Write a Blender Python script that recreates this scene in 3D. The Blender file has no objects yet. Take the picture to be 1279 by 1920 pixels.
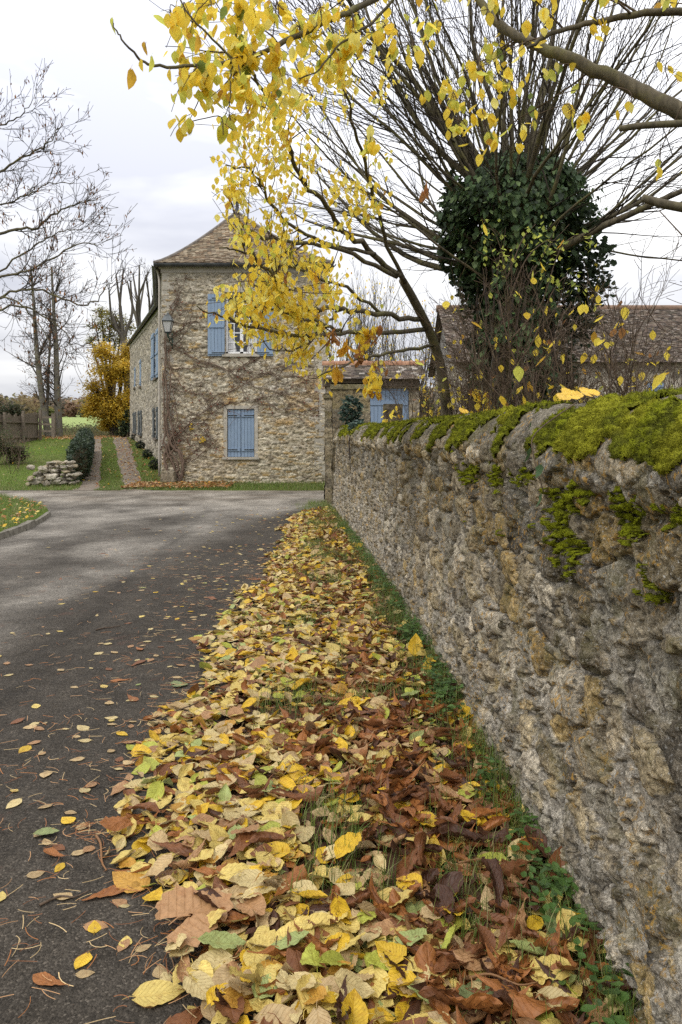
import bpy, math, random
import numpy as np
from mathutils import Vector, Matrix

PI = math.pi
scene = bpy.context.scene
COL = scene.collection
rng = np.random.default_rng(11)

# ------------------------------------------------------------------ camera
EYE, F, CX, HY = 1.6, 1490.0, 640.0, 812.0      # eye height, focal length and horizon of the photograph
def P(px, py, Y):
    return np.array([(px - CX) * Y / F, Y, EYE + (HY - py) * Y / F])
cam = bpy.data.cameras.new('camera')
cam.sensor_fit = 'HORIZONTAL'; cam.sensor_width = 36.0
cam.lens = 36.0 * F / 1279.0
cam.shift_y = -(960 - HY) / 1279.0
cam.clip_start = 0.05; cam.clip_end = 3000
co = bpy.data.objects.new('camera', cam); COL.objects.link(co)
co.location = (0, 0, EYE); co.rotation_euler = (PI / 2, 0, 0)
scene.camera = co
scene.render.engine = 'CYCLES'
scene.view_settings.view_transform = 'Standard'; scene.view_settings.look = 'None'
scene.view_settings.exposure = 0.18; scene.view_settings.gamma = 1.0
scene.view_settings.use_curve_mapping = False
try:
    scene.cycles.use_denoising = False
    scene.cycles.max_bounces = 6; scene.cycles.diffuse_bounces = 3; scene.cycles.glossy_bounces = 2
    scene.cycles.transmission_bounces = 4; scene.cycles.transparent_max_bounces = 6
    scene.cycles.use_adaptive_sampling = True; scene.cycles.adaptive_threshold = 0.015
    scene.cycles.caustics_reflective = False; scene.cycles.caustics_refractive = False
except Exception:
    pass

# ------------------------------------------------------------------ noise
def H(ix, iy, seed=0):
    n = np.asarray(ix).astype(np.int64) * 374761393 + np.asarray(iy).astype(np.int64) * 668265263 + seed * 1442695041
    n = n & 0xffffffff
    n = ((n ^ (n >> 13)) * 1274126177) & 0xffffffff
    n = ((n ^ (n >> 16)) * 668265263) & 0xffffffff
    return ((n ^ (n >> 15)) & 0xffffff) / float(0xffffff)
def vn(x, y, seed=0):
    x = np.asarray(x, float); y = np.asarray(y, float)
    ix = np.floor(x); iy = np.floor(y); fx = x - ix; fy = y - iy
    fx = fx * fx * (3 - 2 * fx); fy = fy * fy * (3 - 2 * fy)
    a = H(ix, iy, seed); b = H(ix + 1, iy, seed); c = H(ix, iy + 1, seed); d = H(ix + 1, iy + 1, seed)
    return (a * (1 - fx) + b * fx) * (1 - fy) + (c * (1 - fx) + d * fx) * fy
def fbm(x, y, oct=4, seed=0):
    s = 0; a = .5; t = 0
    for i in range(oct):
        s = s + a * vn(x * 2 ** i + i * 17.3, y * 2 ** i + i * 9.1, seed + i); t += a; a *= .5
    return s / t
def ss(a, b, x):
    t = np.clip((x - a) / (b - a), 0, 1)
    return t * t * (3 - 2 * t)
def voro(x, y, sx, sy, seed=0, jit=.85):
    u = x / sx; v = y / sy; iv = np.floor(v)
    d1 = np.full(u.shape, 9.); d2 = np.full(u.shape, 9.)
    cx = np.zeros(u.shape); cy = np.zeros(u.shape); ox = np.zeros(u.shape); oy = np.zeros(u.shape)
    for dv in (-1, 0, 1):
        row = iv + dv; off = H(row, row * 0 + 7, seed + 5); uo = u + off; iu = np.floor(uo)
        for du in (-1, 0, 1):
            c = iu + du
            ax = uo - (c + .5 + (H(c, row, seed) - .5) * jit); ay = v - (row + .5 + (H(c, row, seed + 1) - .5) * jit)
            d = np.sqrt(ax * ax + ay * ay)
            n = d < d1
            d2 = np.where(n, d1, np.minimum(d2, d)); d1 = np.where(n, d, d1)
            cx = np.where(n, c, cx); cy = np.where(n, row, cy); ox = np.where(n, ax, ox); oy = np.where(n, ay, oy)
    return d2 - d1, cx, cy, ox, oy

# ------------------------------------------------------------------ objects
def tag(o, label=None, cat=None, group=None, kind=None):
    if label: o['label'] = label
    if cat: o['category'] = cat
    if group: o['group'] = group
    if kind: o['kind'] = kind
    return o
def thing(name, label, cat, loc=(0, 0, 0), group=None, rz=0):
    o = bpy.data.objects.new(name, None); COL.objects.link(o)
    o.empty_display_size = .2
    o.location = tuple(float(v) for v in loc); o.rotation_euler = (0, 0, rz)
    return tag(o, label, cat, group)
def world_loc(o):
    v = np.zeros(3)
    while o is not None:
        v = v + np.array(o.location); o = o.parent
    return v
def mesh(name, V, faces, mat, parent=None, col=None, uv=None, smooth=False, matidx=None, loc=None):
    """V (n,3) in world coordinates; faces: one (m,k) array or a list of such arrays."""
    V = np.asarray(V, np.float64)
    if not isinstance(faces, (list, tuple)) or (len(faces) and np.ndim(faces[0]) == 1):
        faces = [np.asarray(faces)]
    faces = [np.asarray(f, np.int32) for f in faces if len(f)]
    base = world_loc(parent) if parent is not None else np.zeros(3)
    if loc is not None: base = base + np.asarray(loc, float)
    me = bpy.data.meshes.new(name)
    me.vertices.add(len(V)); me.vertices.foreach_set('co', (V - base).astype(np.float32).ravel())
    loops = np.concatenate([f.ravel() for f in faces]); tot = np.concatenate([np.full(len(f), f.shape[1], np.int32) for f in faces])
    start = np.concatenate([[0], np.cumsum(tot)[:-1]]).astype(np.int32)
    me.loops.add(len(loops)); me.loops.foreach_set('vertex_index', loops.astype(np.int32))
    me.polygons.add(len(tot)); me.polygons.foreach_set('loop_start', start); me.polygons.foreach_set('loop_total', tot)
    if matidx is not None: me.polygons.foreach_set('material_index', np.asarray(matidx, np.int32))
    me.polygons.foreach_set('use_smooth', np.full(len(tot), bool(smooth)))
    if col is not None:
        a = me.color_attributes.new('Col', 'FLOAT_COLOR', 'POINT')
        c = np.ones((len(V), 4), np.float32); cc = np.asarray(col, np.float32); c[:, :cc.shape[1]] = cc
        a.data.foreach_set('color', c.ravel())
    if uv is not None:
        l = me.uv_layers.new(name='UVMap')
        l.data.foreach_set('uv', np.asarray(uv, np.float32)[loops].ravel())
    me.update(calc_edges=True); me.validate(clean_customdata=False)
    for m in (mat if isinstance(mat, (list, tuple)) else [mat]):
        if m is not None: me.materials.append(m)
    o = bpy.data.objects.new(name, me); COL.objects.link(o)
    if parent is not None: o.parent = parent
    if loc is not None: o.location = tuple(float(v) for v in loc)
    return o

class MB:
    """Collects boxes, tubes and patches and links them as ONE mesh."""
    def __init__(s): s.V = []; s.F = {}; s.C = []; s.n = 0
    def add(s, V, faces, col=None):
        V = np.asarray(V, float).reshape(-1, 3)
        fl = faces if isinstance(faces, list) else [faces]
        for f in fl:
            f = np.asarray(f, np.int64)
            if f.size: s.F.setdefault(f.shape[1], []).append(f + s.n)
        s.V.append(V); s.n += len(V)
        c = np.ones((len(V), 3)) * .5 if col is None else np.broadcast_to(np.asarray(col, float), (len(V), 3))
        s.C.append(c)
    def hexa(s, Q, col=None):
        s.add(Q, np.array([[0, 3, 2, 1], [4, 5, 6, 7], [0, 1, 5, 4], [1, 2, 6, 5], [2, 3, 7, 6], [3, 0, 4, 7]]), col)
    def box(s, a, b, col=None):
        x0, y0, z0 = a; x1, y1, z1 = b
        s.hexa([(x0, y0, z0), (x1, y0, z0), (x1, y1, z0), (x0, y1, z0), (x0, y0, z1), (x1, y0, z1), (x1, y1, z1), (x0, y1, z1)], col)
    def tube(s, pts, R, k=5, col=None, cap=True):
        pts = np.asarray(pts, float); n = len(pts)
        R = np.broadcast_to(np.asarray(R, float), (n,))
        T = np.gradient(pts, axis=0); T /= (np.linalg.norm(T, axis=1, keepdims=True) + 1e-9)
        m = T.mean(0); ref = np.eye(3)[int(np.argmin(np.abs(m)))]
        A = np.cross(T, ref); A /= (np.linalg.norm(A, axis=1, keepdims=True) + 1e-9); B = np.cross(T, A)
        th = np.arange(k) * 2 * PI / k
        V = pts[:, None] + R[:, None, None] * (np.cos(th)[None, :, None] * A[:, None] + np.sin(th)[None, :, None] * B[:, None])
        i = np.arange(n - 1)[:, None] * k; j = np.arange(k)[None]
        q = np.stack([i + j, i + (j + 1) % k, i + k + (j + 1) % k, i + k + j], -1).reshape(-1, 4)
        s.add(V.reshape(-1, 3), q, col)
        if cap and k >= 5:
            s.F.setdefault(k, []).append((np.arange(k)[::-1] + s.n - n * k)[None])
            s.F.setdefault(k, []).append((np.arange(k) + s.n - k)[None])
    def build(s, name, mat, parent=None, smooth=False, **kw):
        if not s.n: return None
        return mesh(name, np.concatenate(s.V), [np.concatenate(f) for f in s.F.values()], mat, parent, np.concatenate(s.C), smooth=smooth, **kw)

def smooth_path(pts, n=6):
    p = np.asarray(pts, float)
    q = np.vstack([2 * p[0] - p[1], p, 2 * p[-1] - p[-2]]); out = []
    for i in range(1, len(q) - 2):
        for t in np.linspace(0, 1, n, endpoint=False):
            a, b, c, d = q[i - 1], q[i], q[i + 1], q[i + 2]
            out.append(.5 * ((2 * b) + (-a + c) * t + (2 * a - 5 * b + 4 * c - d) * t * t + (-a + 3 * b - 3 * c + d) * t ** 3))
    out.append(p[-1])
    return np.array(out)
def unit(v):
    v = np.asarray(v, float); return v / (np.linalg.norm(v) + 1e-9)
def grid_faces(nu, nv, keep=None):
    i = np.arange(nv - 1)[:, None] * nu; j = np.arange(nu - 1)[None]
    q = np.stack([i + j, i + j + 1, i + nu + j + 1, i + nu + j], -1)
    if keep is not None: return q[keep]
    return q.reshape(-1, 4)

# ------------------------------------------------------------------ materials
class NT:
    def __init__(s, name):
        s.m = bpy.data.materials.new(name); s.m.use_nodes = True
        s.t = s.m.node_tree; s.t.nodes.clear()
        s.out = s.n('ShaderNodeOutputMaterial')
    def n(s, typ, **kw):
        nd = s.t.nodes.new(typ)
        for k, v in kw.items():
            if hasattr(nd, k): setattr(nd, k, v)
        return nd
    def l(s, a, b): s.t.links.new(a, b)
    def setin(s, nd, key, v):
        if v is None: return
        if hasattr(v, 'is_linked') or hasattr(v, 'links'): s.l(v, nd.inputs[key])
        else:
            if isinstance(v, (tuple, list)) and len(v) == 3 and nd.inputs[key].type == 'RGBA': v = (*v, 1)
            nd.inputs[key].default_value = v
    def pos(s, scale=(1, 1, 1)):
        g = s.n('ShaderNodeNewGeometry')
        if scale == (1, 1, 1): return g.outputs['Position']
        m = s.n('ShaderNodeVectorMath', operation='MULTIPLY'); s.l(g.outputs['Position'], m.inputs[0]); m.inputs[1].default_value = scale
        return m.outputs[0]
    def objco(s):
        return s.n('ShaderNodeTexCoord').outputs['Object']
    def noise(s, vec, scale, detail=4, rough=.55, out='Fac', dist=0.):
        nd = s.n('ShaderNodeTexNoise'); s.l(vec, nd.inputs['Vector'])
        nd.inputs['Scale'].default_value = scale; nd.inputs['Detail'].default_value = detail
        nd.inputs['Roughness'].default_value = rough; nd.inputs['Distortion'].default_value = dist
        return nd.outputs[out]
    def voro(s, vec, scale, feature='F1', out='Distance', rand=1.):
        nd = s.n('ShaderNodeTexVoronoi'); nd.feature = feature; s.l(vec, nd.inputs['Vector'])
        nd.inputs['Scale'].default_value = scale; nd.inputs['Randomness'].default_value = rand
        return nd.outputs[out]
    def ramp(s, fac, stops, interp='LINEAR'):
        nd = s.n('ShaderNodeValToRGB'); s.l(fac, nd.inputs[0]); r = nd.color_ramp; r.interpolation = interp
        while len(r.elements) < len(stops): r.elements.new(.5)
        for e, (p, c) in zip(r.elements, stops):
            e.position = p; e.color = (*c, 1) if isinstance(c, (tuple, list)) else (c, c, c, 1)
        return nd.outputs[0]
    def mix(s, fac, a, b, mode='MIX'):
        nd = s.n('ShaderNodeMix'); nd.data_type = 'RGBA'; nd.blend_type = mode
        s.setin(nd, 0, fac); s.setin(nd, 6, a); s.setin(nd, 7, b)
        return nd.outputs[2]
    def math(s, op, a, b=None, clamp=False):
        nd = s.n('ShaderNodeMath', operation=op); nd.use_clamp = clamp
        s.setin(nd, 0, a); s.setin(nd, 1, b)
        return nd.outputs[0]
    def attr(s, name='Col', out='Color'):
        nd = s.n('ShaderNodeAttribute'); nd.attribute_name = name; return nd.outputs[out]
    def bump(s, h, strength=.5, dist=.01, normal=None):
        nd = s.n('ShaderNodeBump'); nd.inputs['Strength'].default_value = strength; nd.inputs['Distance'].default_value = dist
        s.l(h, nd.inputs['Height'])
        if normal is not None: s.l(normal, nd.inputs['Normal'])
        return nd.outputs[0]
    def bsdf(s, color, rough=.8, normal=None, spec=.3, metal=0., trans=None, tfac=.35):
        b = s.n('ShaderNodeBsdfPrincipled')
        s.setin(b, 'Base Color', color); s.setin(b, 'Roughness', rough); b.inputs['Metallic'].default_value = metal
        b.inputs['Specular IOR Level'].default_value = spec
        if normal is not None: s.l(normal, b.inputs['Normal'])
        sh = b.outputs[0]
        if trans is not None:
            t = s.n('ShaderNodeBsdfTranslucent'); s.setin(t, 'Color', trans)
            mx = s.n('ShaderNodeMixShader'); mx.inputs[0].default_value = tfac
            s.l(sh, mx.inputs[1]); s.l(t.outputs[0], mx.inputs[2]); sh = mx.outputs[0]
        s.l(sh, s.out.inputs[0])
        return s.m

M = {}
def flat(name, c1, c2, scale=6, rough=.8, spec=.3, bump=.3, bscale=40, metal=0.):
    t = NT(name); p = t.pos()
    c = t.mix(t.ramp(t.noise(p, scale, 5), [(.3, 0.), (.7, 1.)]), c1, c2)
    M[name] = t.bsdf(c, rough, t.bump(t.noise(p, bscale, 4), bump, .004) if bump else None, spec, metal)
    return M[name]

# old wall: vertex colour holds stone and mortar, nodes add grain, lichen and algae
def wall_mat(name, fine=1., lichen=1., speck=1., algae=1., con=1.):
    t = NT(name); p = t.pos(); c = t.attr()
    g = t.noise(p, 55 * fine, 6, .7); g2 = t.noise(p, 9, 5, .6); g3 = t.noise(p, 170 * fine, 3, .7)
    c = t.mix(1., c, t.ramp(g, [(.28, 1 - .78 * con), (.5, 1 - .05 * con), (.72, 1 + .7 * con)]), 'MULTIPLY')
    c = t.mix(1., c, t.ramp(g2, [(.32, (.55, .52, .47)), (.6, (1.12, 1.08, 1.0))]), 'MULTIPLY')
    c = t.mix(.8 * con, c, t.ramp(g3, [(.3, .35), (.5, 1.), (.7, 1.6)]), 'MULTIPLY')
    # dark crust, white crumbs, orange lichen, green film
    dk = t.math('MULTIPLY', t.ramp(t.noise(p, 14, 6, .75), [(.55, 0.), (.62, .85)]), .9 * con)
    c = t.mix(dk, c, (.045, .04, .032))
    wh = t.ramp(t.math('ADD', t.noise(p, 75 * fine, 4, .7), t.math('MULTIPLY', t.noise(p, 5, 3), .25)), [(.76, 0.), (.82, 1.)])
    c = t.mix(t.math('MULTIPLY', wh, .75 * speck), c, (.60, .58, .52))
    orr = t.math('MULTIPLY', t.ramp(t.noise(p, 38, 5, .7), [(.555, 0.), (.60, 1.)]), t.ramp(t.noise(p, 3.1, 3, .5), [(.47, 0.), (.58, 1.)]))
    c = t.mix(t.math('MULTIPLY', orr, .8 * lichen), c, (.44, .25, .05))
    al = t.math('MULTIPLY', t.ramp(t.noise(p, 6, 5, .65), [(.52, 0.), (.68, 1.)]), .42 * algae)
    c = t.mix(al, c, (.13, .115, .035))
    sc_ = t.ramp(t.noise(p, 120 * fine, 2, .5), [(.60, 0.), (.68, 1.)]); c = t.mix(t.math('MULTIPLY', sc_, .35 * speck), c, (.55, .53, .48))
    hgt = t.math('ADD', t.math('MULTIPLY', g, .7), t.math('MULTIPLY', g3, .35))
    M[name] = t.bsdf(c, .93, t.bump(hgt, .95, .020 / fine ** .3), .1)
wall_mat('old_wall', 1., 1., 1., 1.)
wall_mat('house_wall', .28, .25, .6, .08, .55)
wall_mat('pier_stone', .6, .3, .5, 1.)

def leaf_mat(name, tfac, gloss=.5, mott=1., veins=1.):
    t = NT(name); c = t.attr(); p = t.pos()
    uv = t.n('ShaderNodeUVMap').outputs[0]; sep = t.n('ShaderNodeSeparateXYZ'); t.l(uv, sep.inputs[0])
    tt, s_ = sep.outputs[0], sep.outputs[1]
    a = t.math('ABSOLUTE', t.math('SUBTRACT', s_, .5))
    rib = t.ramp(a, [(.0, 1.), (.03, .5), (.055, 0.)])
    w = t.math('SINE', t.math('MULTIPLY', t.math('SUBTRACT', tt, t.math('MULTIPLY', a, .55)), 58.))
    sv = t.ramp(w, [(.72, 0.), (.98, .8)])
    v = t.math('MAXIMUM', rib, sv)
    mo = t.noise(p, 60, 5, .7)
    c1 = t.mix(.7 * mott, c, t.ramp(mo, [(.3, (.62, .56, .45)), (.5, (1, 1, 1)), (.72, (1.2, 1.17, 1.1))]), 'MULTIPLY')
    blot = t.ramp(t.noise(p, 24, 4, .7), [(.54, 0.), (.66, .38 * mott)])
    c1 = t.mix(blot, c1, t.mix(1., c1, (.62, .42, .28), 'MULTIPLY'))
    sp = t.ramp(t.noise(p, 130, 3, .6), [(.66, 0.), (.72, .75 * mott)])
    c1 = t.mix(sp, c1, (.10, .05, .02))
    c1 = t.mix(t.math('MULTIPLY', v, .35 * veins), c1, t.mix(1., c1, (.72, .60, .42), 'MULTIPLY'))
    h = t.math('ADD', t.math('MULTIPLY', v, .8), t.math('MULTIPLY', mo, .5))
    gm = t.n('ShaderNodeGamma'); t.l(c1, gm.inputs[0]); gm.inputs[1].default_value = .72
    M[name] = t.bsdf(c1, gloss, t.bump(h, .55, .003), .35, 0, gm.outputs[0], tfac)
leaf_mat('fallen_leaf', .16, .5, 1., 1.)
leaf_mat('tree_leaf', .6, .5, .3, .35)
leaf_mat('ivy_leaf', .2, .55, .5, .6)
leaf_mat('grass_blade', .35, .5, .2, 0.)
leaf_mat('far_leaf', .4, .6, .2, 0.)

def bark(name, a, b, moss=0., scale=30, stretch=.25):
    t = NT(name); p = t.pos((1, 1, stretch)); n = t.noise(p, scale, 5, .65)
    c = t.mix(t.ramp(n, [(.3, 0.), (.7, 1.)]), a, b)
    if moss: c = t.mix(t.math('MULTIPLY', t.ramp(t.noise(t.pos(), 5, 4), [(.48, 0.), (.62, 1.)]), moss), c, (.16, .15, .04))
    M[name] = t.bsdf(c, .85, t.bump(n, .6, .01), .25)
bark('bark_olive', (.048, .040, .025), (.15, .125, .08), .45)
bark('bark_dark', (.020, .015, .012), (.065, .050, .038), .1, 45)
bark('bark_grey', (.07, .062, .052), (.19, .17, .14), .35, 25)
bark('bark_far', (.05, .044, .04), (.13, .115, .10), .25, 12)
bark('bark_twig', (.045, .03, .02), (.13, .09, .06), .1, 60)
bark('vine', (.075, .048, .034), (.20, .14, .10), 0., 40)
# ------------------------------------------------------------------ sky and sun (overcast)
w = bpy.data.worlds.new('World'); scene.world = w; w.use_nodes = True
nt = w.node_tree; nt.nodes.clear()
def wn(t, **kw):
    n = nt.nodes.new(t)
    for k, v in kw.items(): setattr(n, k, v)
    return n
SUN_EL, SUN_AZ = math.radians(48), math.radians(215)
sky = wn('ShaderNodeTexSky'); sky.sky_type = 'NISHITA'; sky.sun_disc = False
sky.sun_elevation = SUN_EL; sky.sun_rotation = SUN_AZ; sky.dust_density = 3
bg1 = wn('ShaderNodeBackground'); bg1.inputs[1].default_value = .1
nt.links.new(sky.outputs[0], bg1.inputs[0])
tc = wn('ShaderNodeTexCoord'); sp = wn('ShaderNodeSeparateXYZ'); nt.links.new(tc.outputs['Generated'], sp.inputs[0])
def wm(op, a, b, clamp=False):
    n = wn('ShaderNodeMath', operation=op, use_clamp=clamp)
    for i, v in enumerate((a, b)):
        if isinstance(v, (int, float)): n.inputs[i].default_value = v
        else: nt.links.new(v, n.inputs[i])
    return n.outputs[0]
el = wm('MAXIMUM', sp.outputs[2], 0.)
lum = wm('MULTIPLY', wm('ADD', wm('MULTIPLY', el, 2.1), .93), .98)
# cloud sheet: noise on the direction, flattened so that banks lie level
mp = wn('ShaderNodeMapping'); mp.inputs['Scale'].default_value = (1.6, 1.6, 5.5); mp.inputs['Location'].default_value = (.35, .1, .62)
nt.links.new(tc.outputs['Generated'], mp.inputs[0])
nz = wn('ShaderNodeTexNoise'); nz.inputs['Scale'].default_value = 1.5; nz.inputs['Detail'].default_value = 5; nz.inputs['Roughness'].default_value = .5
nz.inputs['Distortion'].default_value = .4
nt.links.new(mp.outputs[0], nz.inputs[0])
cr = wn('ShaderNodeValToRGB'); nt.links.new(nz.outputs[0], cr.inputs[0])
e = cr.color_ramp.elements
e[0].position = .38; e[0].color = (.56, .575, .64, 1); e[1].position = .66; e[1].color = (1, 1, 1, 1)
mxc = wn('ShaderNodeMix', data_type='RGBA', blend_type='MULTIPLY'); mxc.inputs[0].default_value = 1.
nt.links.new(cr.outputs[0], mxc.inputs[6])
cmb = wn('ShaderNodeCombineColor')
for i in range(3): nt.links.new(lum, cmb.inputs[i])
nt.links.new(cmb.outputs[0], mxc.inputs[7])
bg2 = wn('ShaderNodeBackground'); nt.links.new(mxc.outputs[2], bg2.inputs[0]); bg2.inputs[1].default_value = .93
ms = wn('ShaderNodeMixShader'); ms.inputs[0].default_value = .95
nt.links.new(bg1.outputs[0], ms.inputs[1]); nt.links.new(bg2.outputs[0], ms.inputs[2])
wo = wn('ShaderNodeOutputWorld'); nt.links.new(ms.outputs[0], wo.inputs[0])
sd = bpy.data.lights.new('sun', 'SUN'); sd.energy = 1.2; sd.angle = math.radians(25); sd.color = (1, .96, .9)
so = bpy.data.objects.new('sun', sd); COL.objects.link(so)
dirv = Vector((math.sin(SUN_AZ) * math.cos(SUN_EL), math.cos(SUN_AZ) * math.cos(SUN_EL), math.sin(SUN_EL)))
so.rotation_euler = dirv.to_track_quat('Z', 'Y').to_euler(); so.location = (-6, -10, 20)

# ------------------------------------------------------------------ ground
def T(x, y):
    x = np.asarray(x, float); y = np.asarray(y, float)
    z = 1.35 * ss(22.6, 50, y) + .0235 * np.clip(y - 50, 0, 150) + .03 * np.clip(y - 200, 0, 400)
    return z + (.10 * (fbm(x / 6, y / 6, 3, 5) - .5)) * ss(23, 30, y)
def wallX(Y):
    return .78 - .0167 * np.clip(np.asarray(Y, float) - 1.5, 0, None) ** 1.506
def wallD(Y):
    return -.0167 * 1.506 * np.clip(np.asarray(Y, float) - 1.5, 0, None) ** .506

t = NT('meadow'); p = t.pos(); c = t.attr()
c = t.mix(1., c, t.ramp(t.noise(p, 3.5, 6, .7), [(.3, (.55, .55, .5)), (.5, (1, 1, 1)), (.7, (1.35, 1.3, 1.2))]), 'MULTIPLY')
c = t.mix(1., c, t.ramp(t.noise(p, 28, 4, .7), [(.3, .6), (.7, 1.4)]), 'MULTIPLY')
M['meadow'] = t.bsdf(c, .95, t.bump(t.noise(p, 30, 4, .7), .6, .03), .1)

xs = np.concatenate([np.linspace(-600, -42, 30), np.linspace(-40, 20, 121), np.linspace(22, 500, 24)])
ys = np.concatenate([np.linspace(-40, 18, 30), np.linspace(18.4, 70, 104), np.linspace(72, 700, 90)])
X, Y = np.meshgrid(xs, ys); Z = T(X, Y)
g = np.array([.085, .125, .018]); dg = np.array([.10, .085, .035]); fl = np.array([.235, .29, .10]); soil = np.array([.085, .06, .04])
n1 = fbm(X / 3, Y / 3, 4, 3)
tc_ = g * (1 - .4 * ss(.45, .7, n1)[..., None]) + dg * (.4 * ss(.45, .7, n1))[..., None]
k = ss(50, 53, Y)[..., None]; tc_ = tc_ * (1 - k) + dg * 1.2 * k
k = ss(64, 68, Y)[..., None]; tc_ = tc_ * (1 - k) + fl * k
k = (ss(.3, .9, X) * (1 - ss(60, 64, Y)))[..., None]; tc_ = tc_ * (1 - .7 * k) + soil * .7 * k
mesh('ground', np.stack([X, Y, Z], -1).reshape(-1, 3), grid_faces(len(xs), len(ys)), M['meadow'], col=tc_.reshape(-1, 3), smooth=True)['kind'] = 'structure'

# ------------------------------------------------------------------ road
t = NT('asphalt'); p = t.pos(); c = t.attr()
ag = t.voro(p, 150, 'F1', 'Color'); agd = t.voro(p, 150, 'F1', 'Distance')
agf = t.n('ShaderNodeSeparateColor'); t.l(ag, agf.inputs[0])
c = t.mix(.8, c, t.ramp(agf.outputs[0], [(0., .5), (.55, .97), (.88, 1.25), (1., 2.5)]), 'MULTIPLY')
c = t.mix(1., c, t.ramp(t.noise(p, 5, 6, .7), [(.3, .72), (.7, 1.3)]), 'MULTIPLY')
c = t.mix(t.math('MULTIPLY', t.ramp(t.noise(p, 2.2, 6, .75), [(.60, 0.), (.68, 1.)]), .35), c, (.11, .055, .038))
c = t.mix(1., c, t.ramp(t.noise(p, 60, 4, .7), [(.3, .7), (.7, 1.3)]), 'MULTIPLY')
hh = t.math('ADD', t.math('MULTIPLY', agd, -1.2), t.noise(p, 90, 4, .7))
M['asphalt'] = t.bsdf(c, t.ramp(t.noise(p, 8, 3), [(.3, .75), (.7, .95)]), t.bump(hh, .7, .006), .12)
xs = np.arange(-45, 9, .14); ys = np.arange(-4, 22.25, .14)
X, Y = np.meshgrid(xs, ys)
jx = fbm(X / 1.1, Y / 1.6, 4, 31) - .5; jy = fbm(X / .5, Y / .7, 4, 37) - .5
dark = np.array([.053, .045, .035]); pale = np.array([.20, .18, .15]); pale2 = np.array([.25, .222, .18])
edge = np.interp(Y, [0, 6.5, 11, 13, 16, 18, 20], [-3.0, -2.7, -2.45, -2.0, -1.0, 1.4, 9])     # worn to the left of this line
wv = ss(.5, -.5, X - edge + jx * 1.6)
band = np.exp(-((X - np.interp(Y, [6, 8, 11, 15, 17], [-4.3, -4.0, -3.9, -3.2, -2.6]) + jx * .9) / .42) ** 2) * ss(17, 14.5, Y)
wv = wv * (1 - .72 * band)
wv = wv * np.interp(Y, [0, 8, 14, 19], [.75, .8, .9, 1.]) * np.clip(.85 + 1.6 * jy + .9 * jx, .15, 1.2)
far = ss(15.5, 20.5, Y + jx * 3) * ss(3.5, -4, X - .25 * (Y - 18))
cc = dark + (pale - dark) * (wv * .85)[..., None] + (pale2 - pale) * far[..., None]
ed = ss(20.8, 22.2, Y + jx * 1.2)[..., None]; cc = cc * (1 - .35 * ed) + np.array([.12, .10, .07]) * .35 * ed
cc = cc * (1 + .7 * jy)[..., None]
seam = np.exp(-((X + 1.75 + .06 * Y + .12 * jx) / .07) ** 2) * ss(3, 5, Y) * ss(18, 15, Y); cc = cc * (1 - .35 * seam)[..., None]
# mud and crumbs dragged off the tracks and the verge
md = (ss(.52, .7, fbm(X / .9, Y / .35, 4, 77)) * ss(17, 20, Y))[..., None]; cc = cc * (1 - .5 * md) + np.array([.13, .10, .07]) * .5 * md
crown_z = .006 + .012 * (fbm(X / 2.5, Y / 2.5, 3, 9) - .3)
yedge = 22.05 + .22 * (fbm(X / .8, X * 0, 3, 8) - .5)
Yb = np.where(Y > 21.9, yedge, Y)
mesh('road', np.stack([X, Yb, np.maximum(crown_z, .004)], -1).reshape(-1, 3), grid_faces(len(xs), len(ys)), M['asphalt'], col=cc.reshape(-1, 3), smooth=True)['kind'] = 'structure'

# wheel tracks of bare earth going uphill past the house
t = NT('earth'); p = t.pos()
c = t.mix(t.ramp(t.noise(p, 4, 5, .65), [(.3, 0.), (.7, 1.)]), (.12, .095, .072), (.25, .21, .165))
c = t.mix(t.ramp(t.noise(p, 40, 4, .7), [(.62, 0.), (.70, .8)]), c, (.33, .28, .22))
c = t.mix(t.ramp(t.noise(p, 30, 4, .7), [(.60, 0.), (.68, .7)]), c, (.13, .085, .05))
M['earth'] = t.bsdf(c, .95, t.bump(t.noise(p, 25, 5, .7), .7, .03), .1)
def track(xa, xb, seed):
    yv = np.linspace(21.95, 52, 120); uv_ = np.linspace(0, 1, 9)
    Y, U = np.meshgrid(yv, uv_, indexing='ij')
    ja = .22 * (fbm(yv / 1.2, yv * 0, 3, seed) - .5); jb = .22 * (fbm(yv / 1.2, yv * 0 + 5, 3, seed + 1) - .5)
    fan = .22 * ss(24, 22, yv)
    A = np.interp(yv, [22.5, 48], xa) + ja - fan; B = np.interp(yv, [22.5, 48], xb) + jb + fan
    X = A[:, None] * (1 - U) + B[:, None] * U
    Z = T(X, Y) + .012 + .02 * (fbm(X * 3, Y * 3, 3, seed) - .6) * np.sin(U * PI)
    o = mesh('earth_track', np.stack([X, Y, Z], -1).reshape(-1, 3), grid_faces(9, 120), M['earth'], smooth=True); o['kind'] = 'structure'
track((-7.42, -15.1), (-6.84, -14.45), 41)
track((-6.09, -13.8), (-5.50, -12.95), 45)

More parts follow.
